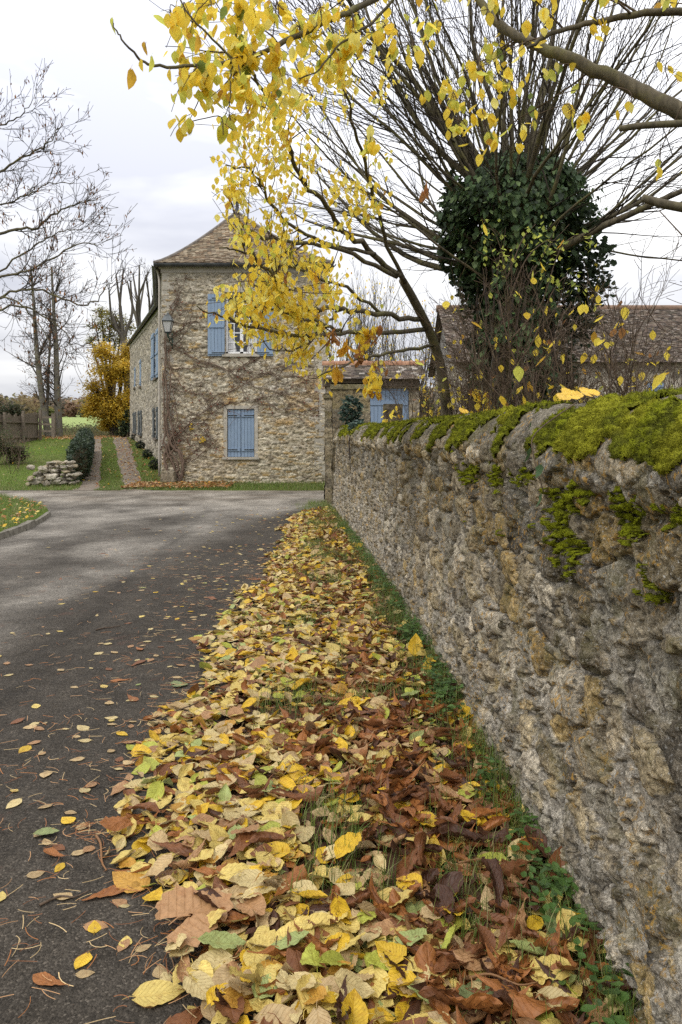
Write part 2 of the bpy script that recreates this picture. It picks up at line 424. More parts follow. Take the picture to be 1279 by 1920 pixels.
# ------------------------------------------------------------------ raised grass verge with kerb at the left
def verge_edge():      # road-side edge of the verge, anticlockwise from the camera side
    pts = [(-5.05, 2), (-5.1, 8), (-5.17, 12.3), (-5.30, 13.6), (-5.55, 14.9), (-5.85, 15.9), (-6.5, 17.0), (-7.4, 18.2), (-9, 19.4), (-14, 20.2), (-40, 20.6)]
    return smooth_path([(a, b, 0) for a, b in pts], 8)
E = verge_edge()
V = []; nE = len(E); rows = 10
for i in range(rows):
    f = i / (rows - 1)
    V.append(np.stack([E[:, 0] * (1 - f) + (-45) * f, E[:, 1] * (1 - f) + np.minimum(E[:, 1], 12) * f, np.full(nE, .02 if i == 0 else .10 + .08 * f)], -1))
V[1] = V[0] * 1.; V[1][:, 0] -= .03; V[1][:, 2] = .095
V = np.concatenate(V)
n1 = fbm(V[:, 0] * 2, V[:, 1] * 2, 3, 3)[:, None]
mesh('grass_verge', V, grid_faces(nE, rows), M['meadow'], col=g * (1.1 - .3 * n1), smooth=True)['kind'] = 'structure'
flat('kerb_stone', (.09, .08, .06), (.22, .20, .16), 8, .9, .2, .8, 60)
kb = MB()
d = np.concatenate([[0], np.cumsum(np.linalg.norm(np.diff(E, axis=0), axis=1))]); pos_ = 1.
while pos_ < 12.6:
    ln = .62 + .3 * rng.random()
    a = np.array([np.interp(pos_, d, E[:, k]) for k in range(3)]); b = np.array([np.interp(pos_ + ln - .03, d, E[:, k]) for k in range(3)])
    u = unit(b - a); nn = np.array([u[1], -u[0], 0]); h = .075 + .035 * rng.random()
    o1, o2 = .075, -.07
    Q = [a + nn * o1 + [0, 0, -.05], b + nn * o1 + [0, 0, -.05], b + nn * o2 + [0, 0, -.05], a + nn * o2 + [0, 0, -.05],
         a + nn * (o1 - .025) + [0, 0, h], b + nn * (o1 - .02) + [0, 0, h + .01], b + nn * o2 + [0, 0, h], a + nn * o2 + [0, 0, h]]
    kb.hexa(Q, .3); pos_ += ln
kb.build('kerb', M['kerb_stone'])['kind'] = 'structure'

# ------------------------------------------------------------------ soil mound under the leaf drift
def mound(x, y):
    wx = wallX(y); q = (x + .87) / (wx + .87)
    z = .050 * ss(0, .5, q) + .035 * ss(.55, 1, q)
    z = z + .035 * (fbm(x * 3.5, y * 3.0, 3, 21) - .45) * ss(.05, .35, q)
    return z * ss(18.5, 15.5, y)
flat('leaf_mould', (.035, .02, .012), (.10, .055, .03), 14, .95, .1, .9, 70)
yv = np.concatenate([np.arange(.2, 8, .05), np.arange(8, 18.6, .12)]); uv_ = np.linspace(0, 1, 34)
Y, U = np.meshgrid(yv, uv_, indexing='ij'); XL = np.interp(Y, [0, 1, 2.2, 2.7, 3.0, 4, 15, 16.5], [-.1, -.12, -.18, -.42, -.58, -.68, -.70, -.4]); X = XL + U * (wallX(Y) + .06 - XL)
mesh('verge_soil', np.stack([X, Y, mound(X, Y) + .004 - .03 * ss(.06, 0, U)], -1).reshape(-1, 3), grid_faces(34, len(yv)), M['leaf_mould'], smooth=True)['kind'] = 'structure'

# ------------------------------------------------------------------ the rubble wall along the road
def rubble(S, Zv, seed=0, sx=.27, sy=.145, amp=1., rough=1., mort=.0, low=0., pal=None, mcol=(.36, .335, .29)):
    """height and colour of a rubble face at (S, Zv): stones of irregular size bedded in lumpy mortar"""
    wx = S + .05 * (fbm(S * 5, Zv * 7, 3, seed + 50) - .5) * (sx / .27); wz = Zv + .045 * (fbm(S * 4, Zv * 6, 3, seed + 60) - .5) * (sy / .145)
    e, cx, cy, ox, oy = voro(wx, wz, sx, sy, seed)
    r1, r2, r3, r4 = (H(cx, cy, seed + k) for k in (11, 12, 13, 14))
    dome = .72 * ss(.03, .13, e) + .28 * ss(.1, .5, e)
    fac = (r2 - .5) * ox + (r3 - .5) * oy
    hs = dome * (.006 + .044 * r1 + .06 * fac)
    rg = (fbm(S * 14, Zv * 18, 5, seed + 70) - .5) * .040 + (fbm(S * 45, Zv * 50, 3, seed + 75) - .5) * .022
    pit = -.030 * ss(.57, .68, fbm(S * 20, Zv * 24, 3, seed + 80)) - .022 * ss(.10, .0, e) * ss(.45, .6, fbm(S * 5, Zv * 5, 3, seed + 85))
    mo = .006 + mort + .026 * (fbm(S * 4, Zv * 4, 4, seed + 90) - .4) + low
    e2, c2, d2_, o2x, o2y = voro(wx, wz, sx * .34, sy * .42, seed + 200, .95)
    s1 = H(c2, d2_, seed + 31); s2 = H(c2, d2_, seed + 32); small = (s1 < .5) * ss(.05, .2, e2) * (.008 + .016 * s2 + .02 * (s1 - .25) * o2x)
    onm = (hs <= mo) & (small > .006); mo = np.where(onm, mo + small, mo)
    h = np.maximum(hs, mo) * amp + (rg + pit) * rough * amp * np.where(hs > mo, .62, .8)
    isst = ss(-.001, .003, hs - mo)
    pal = np.array(pal if pal is not None else [(.37, .31, .205), (.32, .28, .21), (.42, .36, .26), (.22, .19, .14), (.37, .28, .14), (.29, .27, .225), (.52, .47, .38), (.17, .15, .12)])
    col = pal[(r4 * len(pal)).astype(int) % len(pal)] * (.75 + .5 * r3)[..., None]
    mc = np.array(mcol) * (.8 + .4 * fbm(S * 8, Zv * 8, 3, seed + 33))[..., None]
    col = col * isst[..., None] + mc * (1 - isst)[..., None]
    c2_ = pal[(s2 * 97).astype(int) % len(pal)] * (.8 + .5 * s1)[..., None]; k2 = (onm * ss(.006, .010, small) * .85)[..., None]; col = col * (1 - k2) + c2_ * k2
    edge_shade = ss(.0, .06, e); col = col * (.55 + .45 * np.maximum(edge_shade, 1 - isst))[..., None]  # crevice shading at the stone edges, multiplied into the colour
    return h, col

WALL = thing('rubble_wall', 'long old rubble stone wall with mossy rounded top beside the leaf drift', 'wall', (float(wallX(3.)), 3, 0))
FV, FF, FC, nv0 = [], [], [], 0
for (y0, y1, ry, nz_) in ((.75, 4.6, .0030, 330), (4.57, 15.75, .0036, 190)):
    ncol = int(math.log(y1 / y0) / ry); yv = np.geomspace(y0, y1, ncol); zv = np.linspace(-.06, 1.49, nz_)
    S, Zv = np.meshgrid(yv, zv)
    lowm = .024 * ss(1.0, .3, Zv + .5 * (fbm(S * 1.3, Zv * 1.5, 3, 4) - .5)) + .012 * ss(5, 9, S)
    h, c = rubble(S, Zv, 3, .25, .135, .92, 1.15, 0., lowm)
    big = .05 * (fbm(S * 1.1, Zv * 1.6, 3, 15) - .5)
    h = h + big - .03 * ss(.0, 1.5, Zv)
    dd = wallD(S); nrm = np.sqrt(1 + dd * dd)
    FV.append(np.stack([wallX(S) - h / nrm, S + h * dd / nrm, Zv], -1).reshape(-1, 3))
    FF.append(grid_faces(ncol, nz_)[:, ::-1] + nv0); nv0 += ncol * nz_
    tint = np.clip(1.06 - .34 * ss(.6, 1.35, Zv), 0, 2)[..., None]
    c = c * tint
    gl = (ss(.28, .0, Zv + .25 * (fbm(S * 3, Zv * 2, 3, 5) - .5)) * .35)[..., None]; c = c * (1 - gl) + np.array([.20, .185, .09]) * gl
    FC.append(c.reshape(-1, 3))
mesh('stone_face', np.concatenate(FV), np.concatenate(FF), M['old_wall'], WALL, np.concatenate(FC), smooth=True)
# rounded coping
prof = smooth_path([(-.05, 1.40, 0), (-.01, 1.425, 0), (.018, 1.475, 0), (.015, 1.54, 0), (-.02, 1.61, 0), (-.07, 1.665, 0), (-.17, 1.70, 0), (-.27, 1.705, 0), (-.37, 1.67, 0), (-.43, 1.58, 0), (-.46, 1.4, 0), (-.47, .7, 0), (-.47, -.1, 0)], 12)
dl = np.concatenate([[0], np.cumsum(np.linalg.norm(np.diff(prof, axis=0), axis=1))])
av = np.concatenate([np.linspace(0, .72, 110), np.linspace(.74, dl[-1], 14)])
po = np.interp(av, dl, prof[:, 0]); pz = np.interp(av, dl, prof[:, 1])
tn = np.gradient(np.stack([po, pz], -1), axis=0); tn /= np.linalg.norm(tn, axis=1, keepdims=True); pn = np.stack([tn[:, 1], -tn[:, 0]], -1)
yv = np.geomspace(.75, 15.75, 760)
S, A = np.meshgrid(yv, av)
PO = np.repeat(po[:, None], len(yv), 1); PZ = np.repeat(pz[:, None], len(yv), 1); N0 = pn[:, 0][:, None]; N1 = pn[:, 1][:, None]
def cop_pos(extra):
    zz = PZ + .045 * (fbm(S * 1.1, S * 0, 3, 6) - .5) * ss(.05, .25, A)
    o = PO + N0 * extra; z = zz + N1 * extra
    dd = wallD(S); nrm = np.sqrt(1 + dd * dd)
    return np.stack([wallX(S) - o / nrm, S + o * dd / nrm, z], -1)
stone_low = ss(.26, .10, A)
hr, cr_ = rubble(S, A, 9, .22, .12, 1., 1.1)
he = hr * (.25 + .45 * stone_low) + .035 * (fbm(S * 4, A * 5, 4, 8) - .5) + .010 * (fbm(S * 30, A * 9, 3, 2) - .5)
cg = np.array([.17, .155, .125]) * (.6 + .8 * fbm(S * 9, A * 9, 4, 12))[..., None]
cc = cr_ * stone_low[..., None] + cg * (1 - stone_low)[..., None]
cv = cop_pos(he)
mesh('coping', cv.reshape(-1, 3), grid_faces(len(yv), len(av))[:, ::-1], M['old_wall'], WALL, cc.reshape(-1, 3), smooth=True)
# moss cushions on the coping and fronds on them
mn = .75 * fbm(S * 4.2 + A * 1.5, A * 4.0, 4, 44) + .25 * fbm(S * 13, A * 6, 3, 46) + .12 * (fbm(S * 26, A * 20, 3, 45) - .5)
thr = np.interp(S, [.8, 2.2, 3.2, 4.5, 6, 9, 15], [.485, .482, .475, .46, .465, .505, .56]) + .22 * ss(.22, .08, A) + .35 * ss(.50, .66, A)
mk = ss(0, .035, mn - thr)
e, cx, cy, ox, oy = voro(S + .02 * fbm(S * 20, A * 20, 2, 1), A, .055, .042, 88, .9)
lump = ss(.0, .5, e) * (.35 + .65 * H(cx, cy, 3))
mh = he + mk * (.004 + .014 * lump + .009 * fbm(S * 40, A * 40, 3, 6)) - .012 * (1 - mk)
mv = cop_pos(mh)
kp = (mk[:-1, :-1] > .08) & (mk[1:, 1:] > .08) & (A[:-1, :-1] < .75)
mcA, mcB, mcC = np.array([.215, .235, .012]), np.array([.075, .078, .012]), np.array([.31, .305, .025])
mt = fbm(S * 6, A * 7, 4, 91)[..., None]
mcol = mcB * (1 - lump[..., None]) + mcA * lump[..., None]; mcol = mcol * (1 - ss(.5, .7, mt)) + mcC * ss(.5, .7, mt) * (.5 + .5 * lump[..., None])
t = NT('moss'); p = t.pos(); c = t.mix(1., t.attr(), t.ramp(t.noise(p, 220, 3, .7), [(.3, .5), (.7, 1.5)]), 'MULTIPLY')
M['moss'] = t.bsdf(c, .95, t.bump(t.noise(p, 260, 3, .7), .9, .006), .1, 0, c, .15)
q = grid_faces(len(yv), len(av), kp)[:, ::-1]
base_v, base_c = mv.reshape(-1, 3), mcol.reshape(-1, 3)
# fronds
nf = 90000
ctr = base_v[q].mean(1); wgt = np.linalg.norm(np.cross(base_v[q[:, 1]] - base_v[q[:, 0]], base_v[q[:, 3]] - base_v[q[:, 0]]), axis=1) / np.maximum(ctr[:, 1], 1.2) ** 1.7
pick = rng.choice(len(q), nf, p=wgt / wgt.sum())
nr = np.cross(base_v[q[pick, 1]] - base_v[q[pick, 0]], base_v[q[pick, 3]] - base_v[q[pick, 0]]); nr /= np.linalg.norm(nr, axis=1, keepdims=True) + 1e-9
jit = rng.random((nf, 2, 1)); b0 = base_v[q[pick, 0]] + (base_v[q[pick, 1]] - base_v[q[pick, 0]]) * jit[:, 0] + (base_v[q[pick, 3]] - base_v[q[pick, 0]]) * jit[:, 1]
sc = (.25 + .27 * ctr[pick, 1:2]) * .5
dirs = nr + rng.normal(0, .65, (nf, 3)) + np.array([-.15, 0, -.1]); dirs /= np.linalg.norm(dirs, axis=1, keepdims=True)
side = np.cross(dirs, rng.normal(0, 1, (nf, 3))); side /= np.linalg.norm(side, axis=1, keepdims=True)
ln = (.005 + .007 * rng.random((nf, 1))) * sc * 2; wd = .0016 * sc * 2
fv = np.stack([b0 - side * wd, b0 + side * wd, b0 + dirs * ln], 1).reshape(-1, 3)
fc = base_c[q[pick, 0]] * (.75 + .8 * rng.random((nf, 1))); fc = np.repeat(fc, 3, 0)
fi = np.arange(nf * 3).reshape(-1, 3) + len(base_v)
mo = mesh('moss', np.concatenate([base_v, fv]), [q, fi], M['moss'], WALL, np.concatenate([base_c, fc]), smooth=True); mo['kind'] = 'stuff'
# moss growing in ragged patches on the stone face below the coping
yv = np.geomspace(1.5, 4.8, 460); zv = np.linspace(1.02, 1.50, 150); S, Zv = np.meshgrid(yv, zv)
h, _ = rubble(S, Zv, 3, .25, .135, .92, 1.15, 0., .020 * ss(.95, .2, Zv + .5 * (fbm(S * 1.3, Zv * 1.5, 3, 4) - .5)) + .012 * ss(5, 9, S))
h = h + .05 * (fbm(S * 1.1, Zv * 1.6, 3, 15) - .5) - .03 * ss(.0, 1.5, Zv)
cen = 0 * S
for (yy, zz, a_, b_) in ((2.72, 1.30, .16, .13), (2.58, 1.21, .10, .08), (2.5, 1.40, .12, .06), (2.15, 1.38, .14, .06), (2.0, 1.2, .06, .05), (3.2, 1.43, .22, .06), (3.7, 1.42, .25, .07), (4.3, 1.40, .25, .08), (1.85, 1.42, .1, .05)): cen = np.maximum(cen, np.exp(-(((S - yy) / a_) ** 2 + ((Zv - zz) / b_) ** 2)))
e, cx, cy, ox, oy = voro(S + .01 * fbm(S * 30, Zv * 30, 2, 1), Zv, .034, .030, 89, .95); lump = ss(0, .5, e)
mk = ss(.03, .22, e) * (H(cx, cy, 5) < np.clip(cen * 1.05 - .16 + .9 * (fbm(S * 7, Zv * 8, 3, 19) - .5), 0, 1))
h = h + mk * (.006 + .012 * lump + .008 * fbm(S * 50, Zv * 50, 3, 7)) - .012 * (1 - mk)
dd = wallD(S); nrm = np.sqrt(1 + dd * dd); fm_v = np.stack([wallX(S) - h / nrm, S + h * dd / nrm, Zv], -1).reshape(-1, 3)
kp = (mk[:-1, :-1] > .1) & (mk[1:, 1:] > .1); mcol = (mcB * (1 - lump[..., None]) + mcA * lump[..., None]).reshape(-1, 3)
q = grid_faces(len(yv), len(zv), kp)[:, ::-1]; nf = 12000; pick = rng.integers(0, len(q), nf); b0 = fm_v[q[pick, 0]]; dirs = rng.normal(0, .6, (nf, 3)) + [-1, 0, 0]; dirs /= np.linalg.norm(dirs, axis=1, keepdims=True)
side = np.cross(dirs, rng.normal(0, 1, (nf, 3))); side /= np.linalg.norm(side, axis=1, keepdims=True)
fv = np.stack([b0 - side * .0014, b0 + side * .0014, b0 + dirs * rng.uniform(.004, .010, (nf, 1))], 1).reshape(-1, 3)
o = mesh('moss', np.concatenate([fm_v, fv]), [q, np.arange(nf * 3).reshape(-1, 3) + len(fm_v)], M['moss'], WALL, np.concatenate([mcol, np.repeat(mcol[q[pick, 0]] * rng.uniform(.8, 1.5, (nf, 1)), 3, 0)]), smooth=True); o['kind'] = 'stuff'
# ------------------------------------------------------------------ leaves
PROF = {
    'lime': ([0, .05, .15, .3, .45, .6, .75, .88, .96, 1], [.06, .23, .33, .365, .345, .29, .205, .105, .035, .0]),
    'oval': ([0, .08, .2, .35, .5, .65, .8, .92, 1], [.02, .12, .22, .29, .31, .28, .2, .09, 0]),
    'chestnut': ([0, .1, .25, .4, .55, .7, .82, .92, 1], [.015, .04, .075, .12, .17, .205, .19, .11, 0]),
    'ivy': ([0, .04, .18, .3, .42, .55, .75, .9, 1], [.05, .3, .46, .36, .27, .31, .2, .08, 0]),
}
def leaf_tmpl(kind, nl, nw, curl=0., roll=0., fold=0., wrinkle=.03, seed=0, stem=.3, serr=.02):
    """one leaf of unit length along +x, lying in the xy plane, curled and creased"""
    if kind == 'maple':
        th = np.linspace(-2.75, 2.75, nl); r = .40 + .15 * np.abs(np.cos(th * 1.62)) ** 1.5 * (1 - .12 * np.abs(th)) + .035 * np.sin(th * 17)
        rr = np.linspace(.06, 1, nw)
        a = .42 + np.outer(rr, r * np.cos(th)); b = np.outer(rr, r * np.sin(th))
        uvx = np.clip(a, 0, 1); uvy = .5 + b * .6
        faces = grid_faces(nl, nw)
        ta, sb = uvx, b
    else:
        tv = np.linspace(0, 1, nl + 1); tv = tv ** .9; s = np.linspace(-1, 1, nw + 1)
        wv = np.interp(tv, *PROF[kind])
        TT, SS_ = np.meshgrid(tv, s, indexing='ij')
        edge = 1 + serr * np.where(np.arange(nl + 1) % 2 == 0, 1, -1)[:, None] * (np.abs(SS_) > .9)
        b = SS_ * wv[:, None] * edge
        a = TT.copy()
        if kind in ('lime', 'ivy'): a = a - .10 * np.abs(SS_) ** 1.5 * np.exp(-TT * 9)
        uvx, uvy = TT, .5 + SS_ * .5
        faces = grid_faces(nw + 1, nl + 1)
        ta, sb = TT, b
    z = fold * np.abs(b) + wrinkle * (fbm(a * 4 + seed, b * 5 + seed * 3.1, 3, seed) - .5) * 2 + .5 * wrinkle * np.sin(ta * 42 - np.abs(b) * 30) * (np.abs(b) > .03) * (.35 if kind == 'maple' else 1.)
    if kind == 'chestnut': z = z + .014 * np.sin(ta * 75 - np.abs(b) * 70) * (np.abs(b) > .01)
    if abs(roll) > 1e-3:
        ph = b * roll; R = 1 / roll
        b, z = np.sin(ph) * (R - z), R - np.cos(ph) * (R - z)
    if abs(curl) > 1e-3:
        a0 = a - .5; ph = a0 * curl; R = 1 / curl
        a, z = np.sin(ph) * (R - z) + .5, R - np.cos(ph) * (R - z)
    V = np.stack([a, b, z], -1).reshape(-1, 3); UV = np.stack([uvx, uvy], -1).reshape(-1, 2)
    if stem:
        i0 = len(V); c0 = V[nw // 2] if kind != 'maple' else np.array([.42, 0, z[0, nl // 2]])
        p1 = c0 + [-stem * .5, .02, .03]; p2 = c0 + [-stem, .06 * math.sin(seed), -.01]
        V = np.vstack([V, c0 + [0, .011, 0], c0 - [0, .011, 0], p1 + [0, .008, 0], p1 - [0, .008, 0], p2 + [0, .006, 0], p2 - [0, .006, 0]])
        UV = np.vstack([UV, np.tile([.5, .5], (6, 1))])
        faces = np.vstack([faces, [[i0, i0 + 1, i0 + 3, i0 + 2], [i0 + 2, i0 + 3, i0 + 5, i0 + 4]]])
    V = V - [.45, 0, 0]
    return V, faces, UV
def frames(yaw, tilt, tdir, roll_=None):
    """rotation matrices: yaw about z, then tilt by angle about a horizontal axis"""
    n = len(yaw); c, s = np.cos(yaw), np.sin(yaw)
    Rz = np.zeros((n, 3, 3)); Rz[:, 0, 0] = c; Rz[:, 0, 1] = -s; Rz[:, 1, 0] = s; Rz[:, 1, 1] = c; Rz[:, 2, 2] = 1
    k = np.stack([np.cos(tdir), np.sin(tdir), np.zeros(n)], -1); K = np.zeros((n, 3, 3))
    K[:, 0, 1] = -k[:, 2]; K[:, 0, 2] = k[:, 1]; K[:, 1, 0] = k[:, 2]; K[:, 1, 2] = -k[:, 0]; K[:, 2, 0] = -k[:, 1]; K[:, 2, 1] = k[:, 0]
    Rt = np.eye(3) + np.sin(tilt)[:, None, None] * K + (1 - np.cos(tilt))[:, None, None] * (K @ K)
    return Rt @ Rz
class Leaves:
    def __init__(s): s.V = []; s.F = {}; s.C = []; s.U = []; s.n = 0
    def add(s, tmpl, pos, R, size, col, grad=.12):
        V, f, uv = tmpl; n = len(pos)
        if n == 0: return
        W = np.einsum('nij,kj->nki', R, V) * np.asarray(size)[:, None, None] + np.asarray(pos)[:, None]
        k = len(V)
        s.V.append(W.reshape(-1, 3)); s.F.setdefault(f.shape[1], []).append((f[None] + (np.arange(n) * k)[:, None, None] + s.n).reshape(-1, f.shape[1]))
        c = np.repeat(np.asarray(col)[:, None], k, 1) * (1 + grad * (rng.random((n, k, 1)) - .5) * 2)
        s.C.append(c.reshape(-1, 3)); s.U.append(np.tile(uv, (n, 1))); s.n += n * k
    def build(s, name, mat, parent=None, smooth=True, **kw):
        return mesh(name, np.concatenate(s.V), [np.concatenate(f) for f in s.F.values()], mat, parent, np.concatenate(s.C), np.concatenate(s.U), smooth, **kw)

CW = {'pale yellow': (.60, .46, .13), 'cream': (.54, .43, .20), 'golden yellow': (.62, .40, .025), 'buff': (.46, .33, .16), 'yellow-green': (.38, .40, .06), 'pale green': (.33, .38, .13),
      'ochre': (.46, .25, .04), 'russet': (.30, .115, .03), 'brown': (.18, .07, .024), 'dark brown': (.075, .032, .016), 'tan': (.36, .20, .09), 'grey-green': (.21, .25, .10)}
def pickc(names, wts, n):
    return rng.choice(np.array(names, dtype=object), n, p=np.array(wts) / np.sum(wts))
LIME_C = (['pale yellow', 'cream', 'golden yellow', 'buff', 'yellow-green', 'pale green', 'ochre', 'tan', 'brown'], [.33, .15, .17, .15, .05, .05, .06, .05, .03])
NUT_C = (['russet', 'brown', 'dark brown', 'tan'], [.36, .40, .16, .08])
def edgeX(Y): return np.interp(Y, [0, 1, 2.2, 2.5, 2.8, 3.1, 4, 15, 16.5], [-.2, -.25, -.30, -.42, -.62, -.76, -.86, -.86, -.5])

# positions of every leaf of the drift and of those scattered over the asphalt
def drift(n, y0, y1, pw):
    y = y0 + (y1 - y0) * rng.random(n) ** pw
    q = rng.random(n) * 1.08 - .08
    e0 = edgeX(y) + (.16 + .30 * ss(2.5, 4.5, y)) * (fbm(y * 1.6, y * 0, 3, 61) - .45) + .25 * (fbm(y * 5, q * 3, 3, 62) - .5)
    wx = wallX(y) - .015
    x = e0 + q * (wx - e0)
    keep = (rng.random(n) < np.where(q < .03, .4, .45 + .55 * ss(.02, .22, q))) & (rng.random(n) < np.where(q > .84, np.where(y > 5, .22, .40), 1.)) & (rng.random(n) < ss(16.5, 14.5, y))
    # bare gaps where soil and grass show
    gap = fbm(x * 3.2, y * 2.2, 3, 71); keep &= ~((gap > .565) & (q > .25) & (rng.random(n) < .8))
    return x[keep], y[keep], np.clip(q[keep], 0, 1)
xa, ya, qa = drift(8600, .75, 6.0, 1.15); xb, yb, qb = drift(12500, 6.0, 16.0, 1.1)
x = np.concatenate([xa, xb]); y = np.concatenate([ya, yb]); q = np.concatenate([qa, qb])
bf = .12 + .50 * ss(.30, .72, q + .25 * (fbm(x * 2.5, y * 1.6, 3, 81) - .5)) * np.where(y < 5, 1., .42) * np.interp(y, [0, 2.3, 4.5, 6], [1.1, 1.05, .85, .85])
nut = rng.random(len(x)) < bf * .85
# scattered on the road
ns = 560
ys_ = 1.9 + 15 * rng.random(ns) ** 1.25; dx = rng.exponential(.75, ns) * np.interp(ys_, [2, 4, 12], [.5, .8, 1.3]); xs_ = edgeX(ys_) - dx + .1
ok = xs_ > -4.2; xs_, ys_, dx = xs_[ok], ys_[ok], dx[ok]
x = np.concatenate([x, xs_]); y = np.concatenate([y, ys_]); q = np.concatenate([q, np.full(len(xs_), -1.)])
nut = np.concatenate([nut, rng.random(len(xs_)) < .06])
N = len(x); onroad = q < 0
lay = rng.random(N)
z = np.where(onroad, .012, mound(x, y) + .010 + .034 * lay * ss(-.02, .15, q))
size = np.where(nut, rng.uniform(.11, .20, N), rng.normal(.089, .019, N).clip(.05, .13))
size = np.where(onroad & ~nut, size * .66, size)
tilt = np.where(onroad, rng.normal(0, .07, N), rng.normal(0, .36, N) * np.where(nut, .7, 1.)); tdir = rng.random(N) * 2 * PI; yaw = rng.random(N) * 2 * PI
z = z + np.abs(np.sin(tilt)) * size * .22
cname = np.where(nut, pickc(*NUT_C, N), pickc(*LIME_C, N))
flatc = pickc(['buff', 'cream', 'tan', 'pale yellow', 'brown', 'golden yellow', 'pale green'], [.34, .2, .16, .14, .08, .05, .03], N)
cname = np.where(onroad & ~nut, flatc, cname)
kind = np.where(nut, 'chestnut', np.where(rng.random(N) < .24, 'oval', 'lime'))
colr = np.array([CW[c] for c in cname]) * rng.uniform(.82, 1.15, (N, 1))
R = frames(yaw, tilt, tdir)

# the three hundred leaves that show largest lie loose on top, each an object of its own
px = CX + x * F / y; py = HY + (EYE - z) * F / y
infr = (px > 4) & (px < 1275) & (py < 1916) & (y > 1.9)
area = size ** 2 * np.where(nut, .5, .8) / y ** 3
top = onroad | (lay > .62) | (q < .12)
cand = np.where(infr & top)[0]; cand = cand[np.argsort(-area[cand])]
SPECIAL = [  # px, py, kind, colour, length, yaw, curl, roll, fold, label
    (362, 1735, 'maple', 'tan', .25, .5, .2, .3, .05, 'very large lobed rust-tan leaf, the broadest leaf on the drift, lying near its asphalt edge'),
    (412, 1785, 'oval', 'pale green', .15, .3, .4, .6, .1, 'broad smooth pale green leaf tucked against the very large rust-tan lobed leaf'),
    (243, 1642, 'lime', 'ochre', .155, 2.6, .1, -.3, .02, 'big round ochre leaf stacked on another at the asphalt edge of the drift'),
    (300, 1843, 'lime', 'pale yellow', .14, .2, .25, .4, .08, 'big pale yellow toothed leaf lying alone on asphalt near the bottom edge'),
    (742, 1790, 'oval', 'pale green', .125, 1.5, .2, .3, .1, 'smooth pale green oval leaf standing out among curled brown leaves'),
    (652, 1604, 'oval', 'golden yellow', .15, .95, .1, .5, .35, 'long golden yellow leaf lying slantwise on dark brown curled leaves'),
    (545, 1800, 'chestnut', 'russet', .30, .45, .5, 3.2, .1, 'very long russet leaflet rolled into a tube across yellow leaves'),
    (1053, 1755, 'lime', 'grey-green', .15, 1.75, .2, .5, .05, 'grey-green heart-shaped leaf with upright stalk on grass at the wall foot'),
    (898, 1885, 'lime', 'grey-green', .15, 1.4, .3, .6, .1, 'grey-green pointed leaf at the bottom edge below the brown curled leaves'),
    (880, 1545, 'lime', 'golden yellow', .105, 1.9, .2, .4, .1, 'clear golden yellow leaf propped up beside the grass at the wall foot'),
    (85, 1552, 'oval', 'grey-green', .10, .4, .3, .8, .2, 'lone grey-green leaf lying on bare asphalt far from the drift'),
    (105, 1592, 'chestnut', 'russet', .11, 2.7, .8, 3.0, .1, 'lone small russet leaf curled up on bare asphalt'),
    (780, 1228, 'lime', 'golden yellow', .14, 1.5, .2, .3, .1, 'bright golden yellow leaf standing upright in grass along the wall foot'),
    (335, 1277, 'maple', 'grey-green', .115, .3, .1, .2, .05, 'small star-shaped grey-green leaf lying on the bare asphalt'),
    (665, 1330, 'lime', 'golden yellow', .18, .2, .3, .6, .1, 'large soft yellow leaf lying on top of the middle of the drift'),
    (770, 1310, 'oval', 'pale green', .15, .7, .3, .6, .1, 'pale green leaf lying on the drift beside the large soft yellow leaf'),
]
chosen = list(cand[:300 - len(SPECIAL)])
rest = np.ones(N, bool); rest[chosen] = False
recs = []
for (sx_, sy_, kd, cn, L, yw, cu_, ro, fo, lab) in SPECIAL:
    Yg = F * EYE / (sy_ - HY); zz = float(max(mound((sx_ - CX) * Yg / F, Yg), .01)); Yg = F * (EYE - zz - .03) / (sy_ - HY); Xg = (sx_ - CX) * Yg / F
    onr = Xg < edgeX(Yg) - .05
    recs.append(dict(p=(Xg, Yg, zz + (.012 if onr else .05)), kind=kd, c=cn, L=L, yaw=yw, tilt=.06 if onr else (1.1 if 'upright' in lab and 'stalk' not in lab else .22), tdir=0. if 'upright' in lab else rng.random() * 6.28, curl=cu_, roll=ro, fold=fo, lab=lab, q=-1 if onr else .5))
for i in chosen:
    isn = nut[i]; cl = (rng.normal(.7, .9) if isn else rng.normal(.3, .5)) if not onroad[i] else rng.normal(.1, .15)
    ro = (rng.choice([1, -1, 1]) * rng.uniform(3.0, 11.0)) if isn and not onroad[i] else rng.normal(.5, .9)
    if onroad[i]: ro *= .3
    recs.append(dict(p=(x[i], y[i], z[i] + (0 if onroad[i] else .014)), kind=str(kind[i]), c=str(cname[i]), L=size[i] * (1.04 if not onroad[i] else 1), yaw=yaw[i], tilt=tilt[i] * .8, tdir=tdir[i], curl=cl, roll=ro, fold=abs(rng.normal(.05, .12)) * (0.3 if onroad[i] else 1), lab=None, q=q[i]))
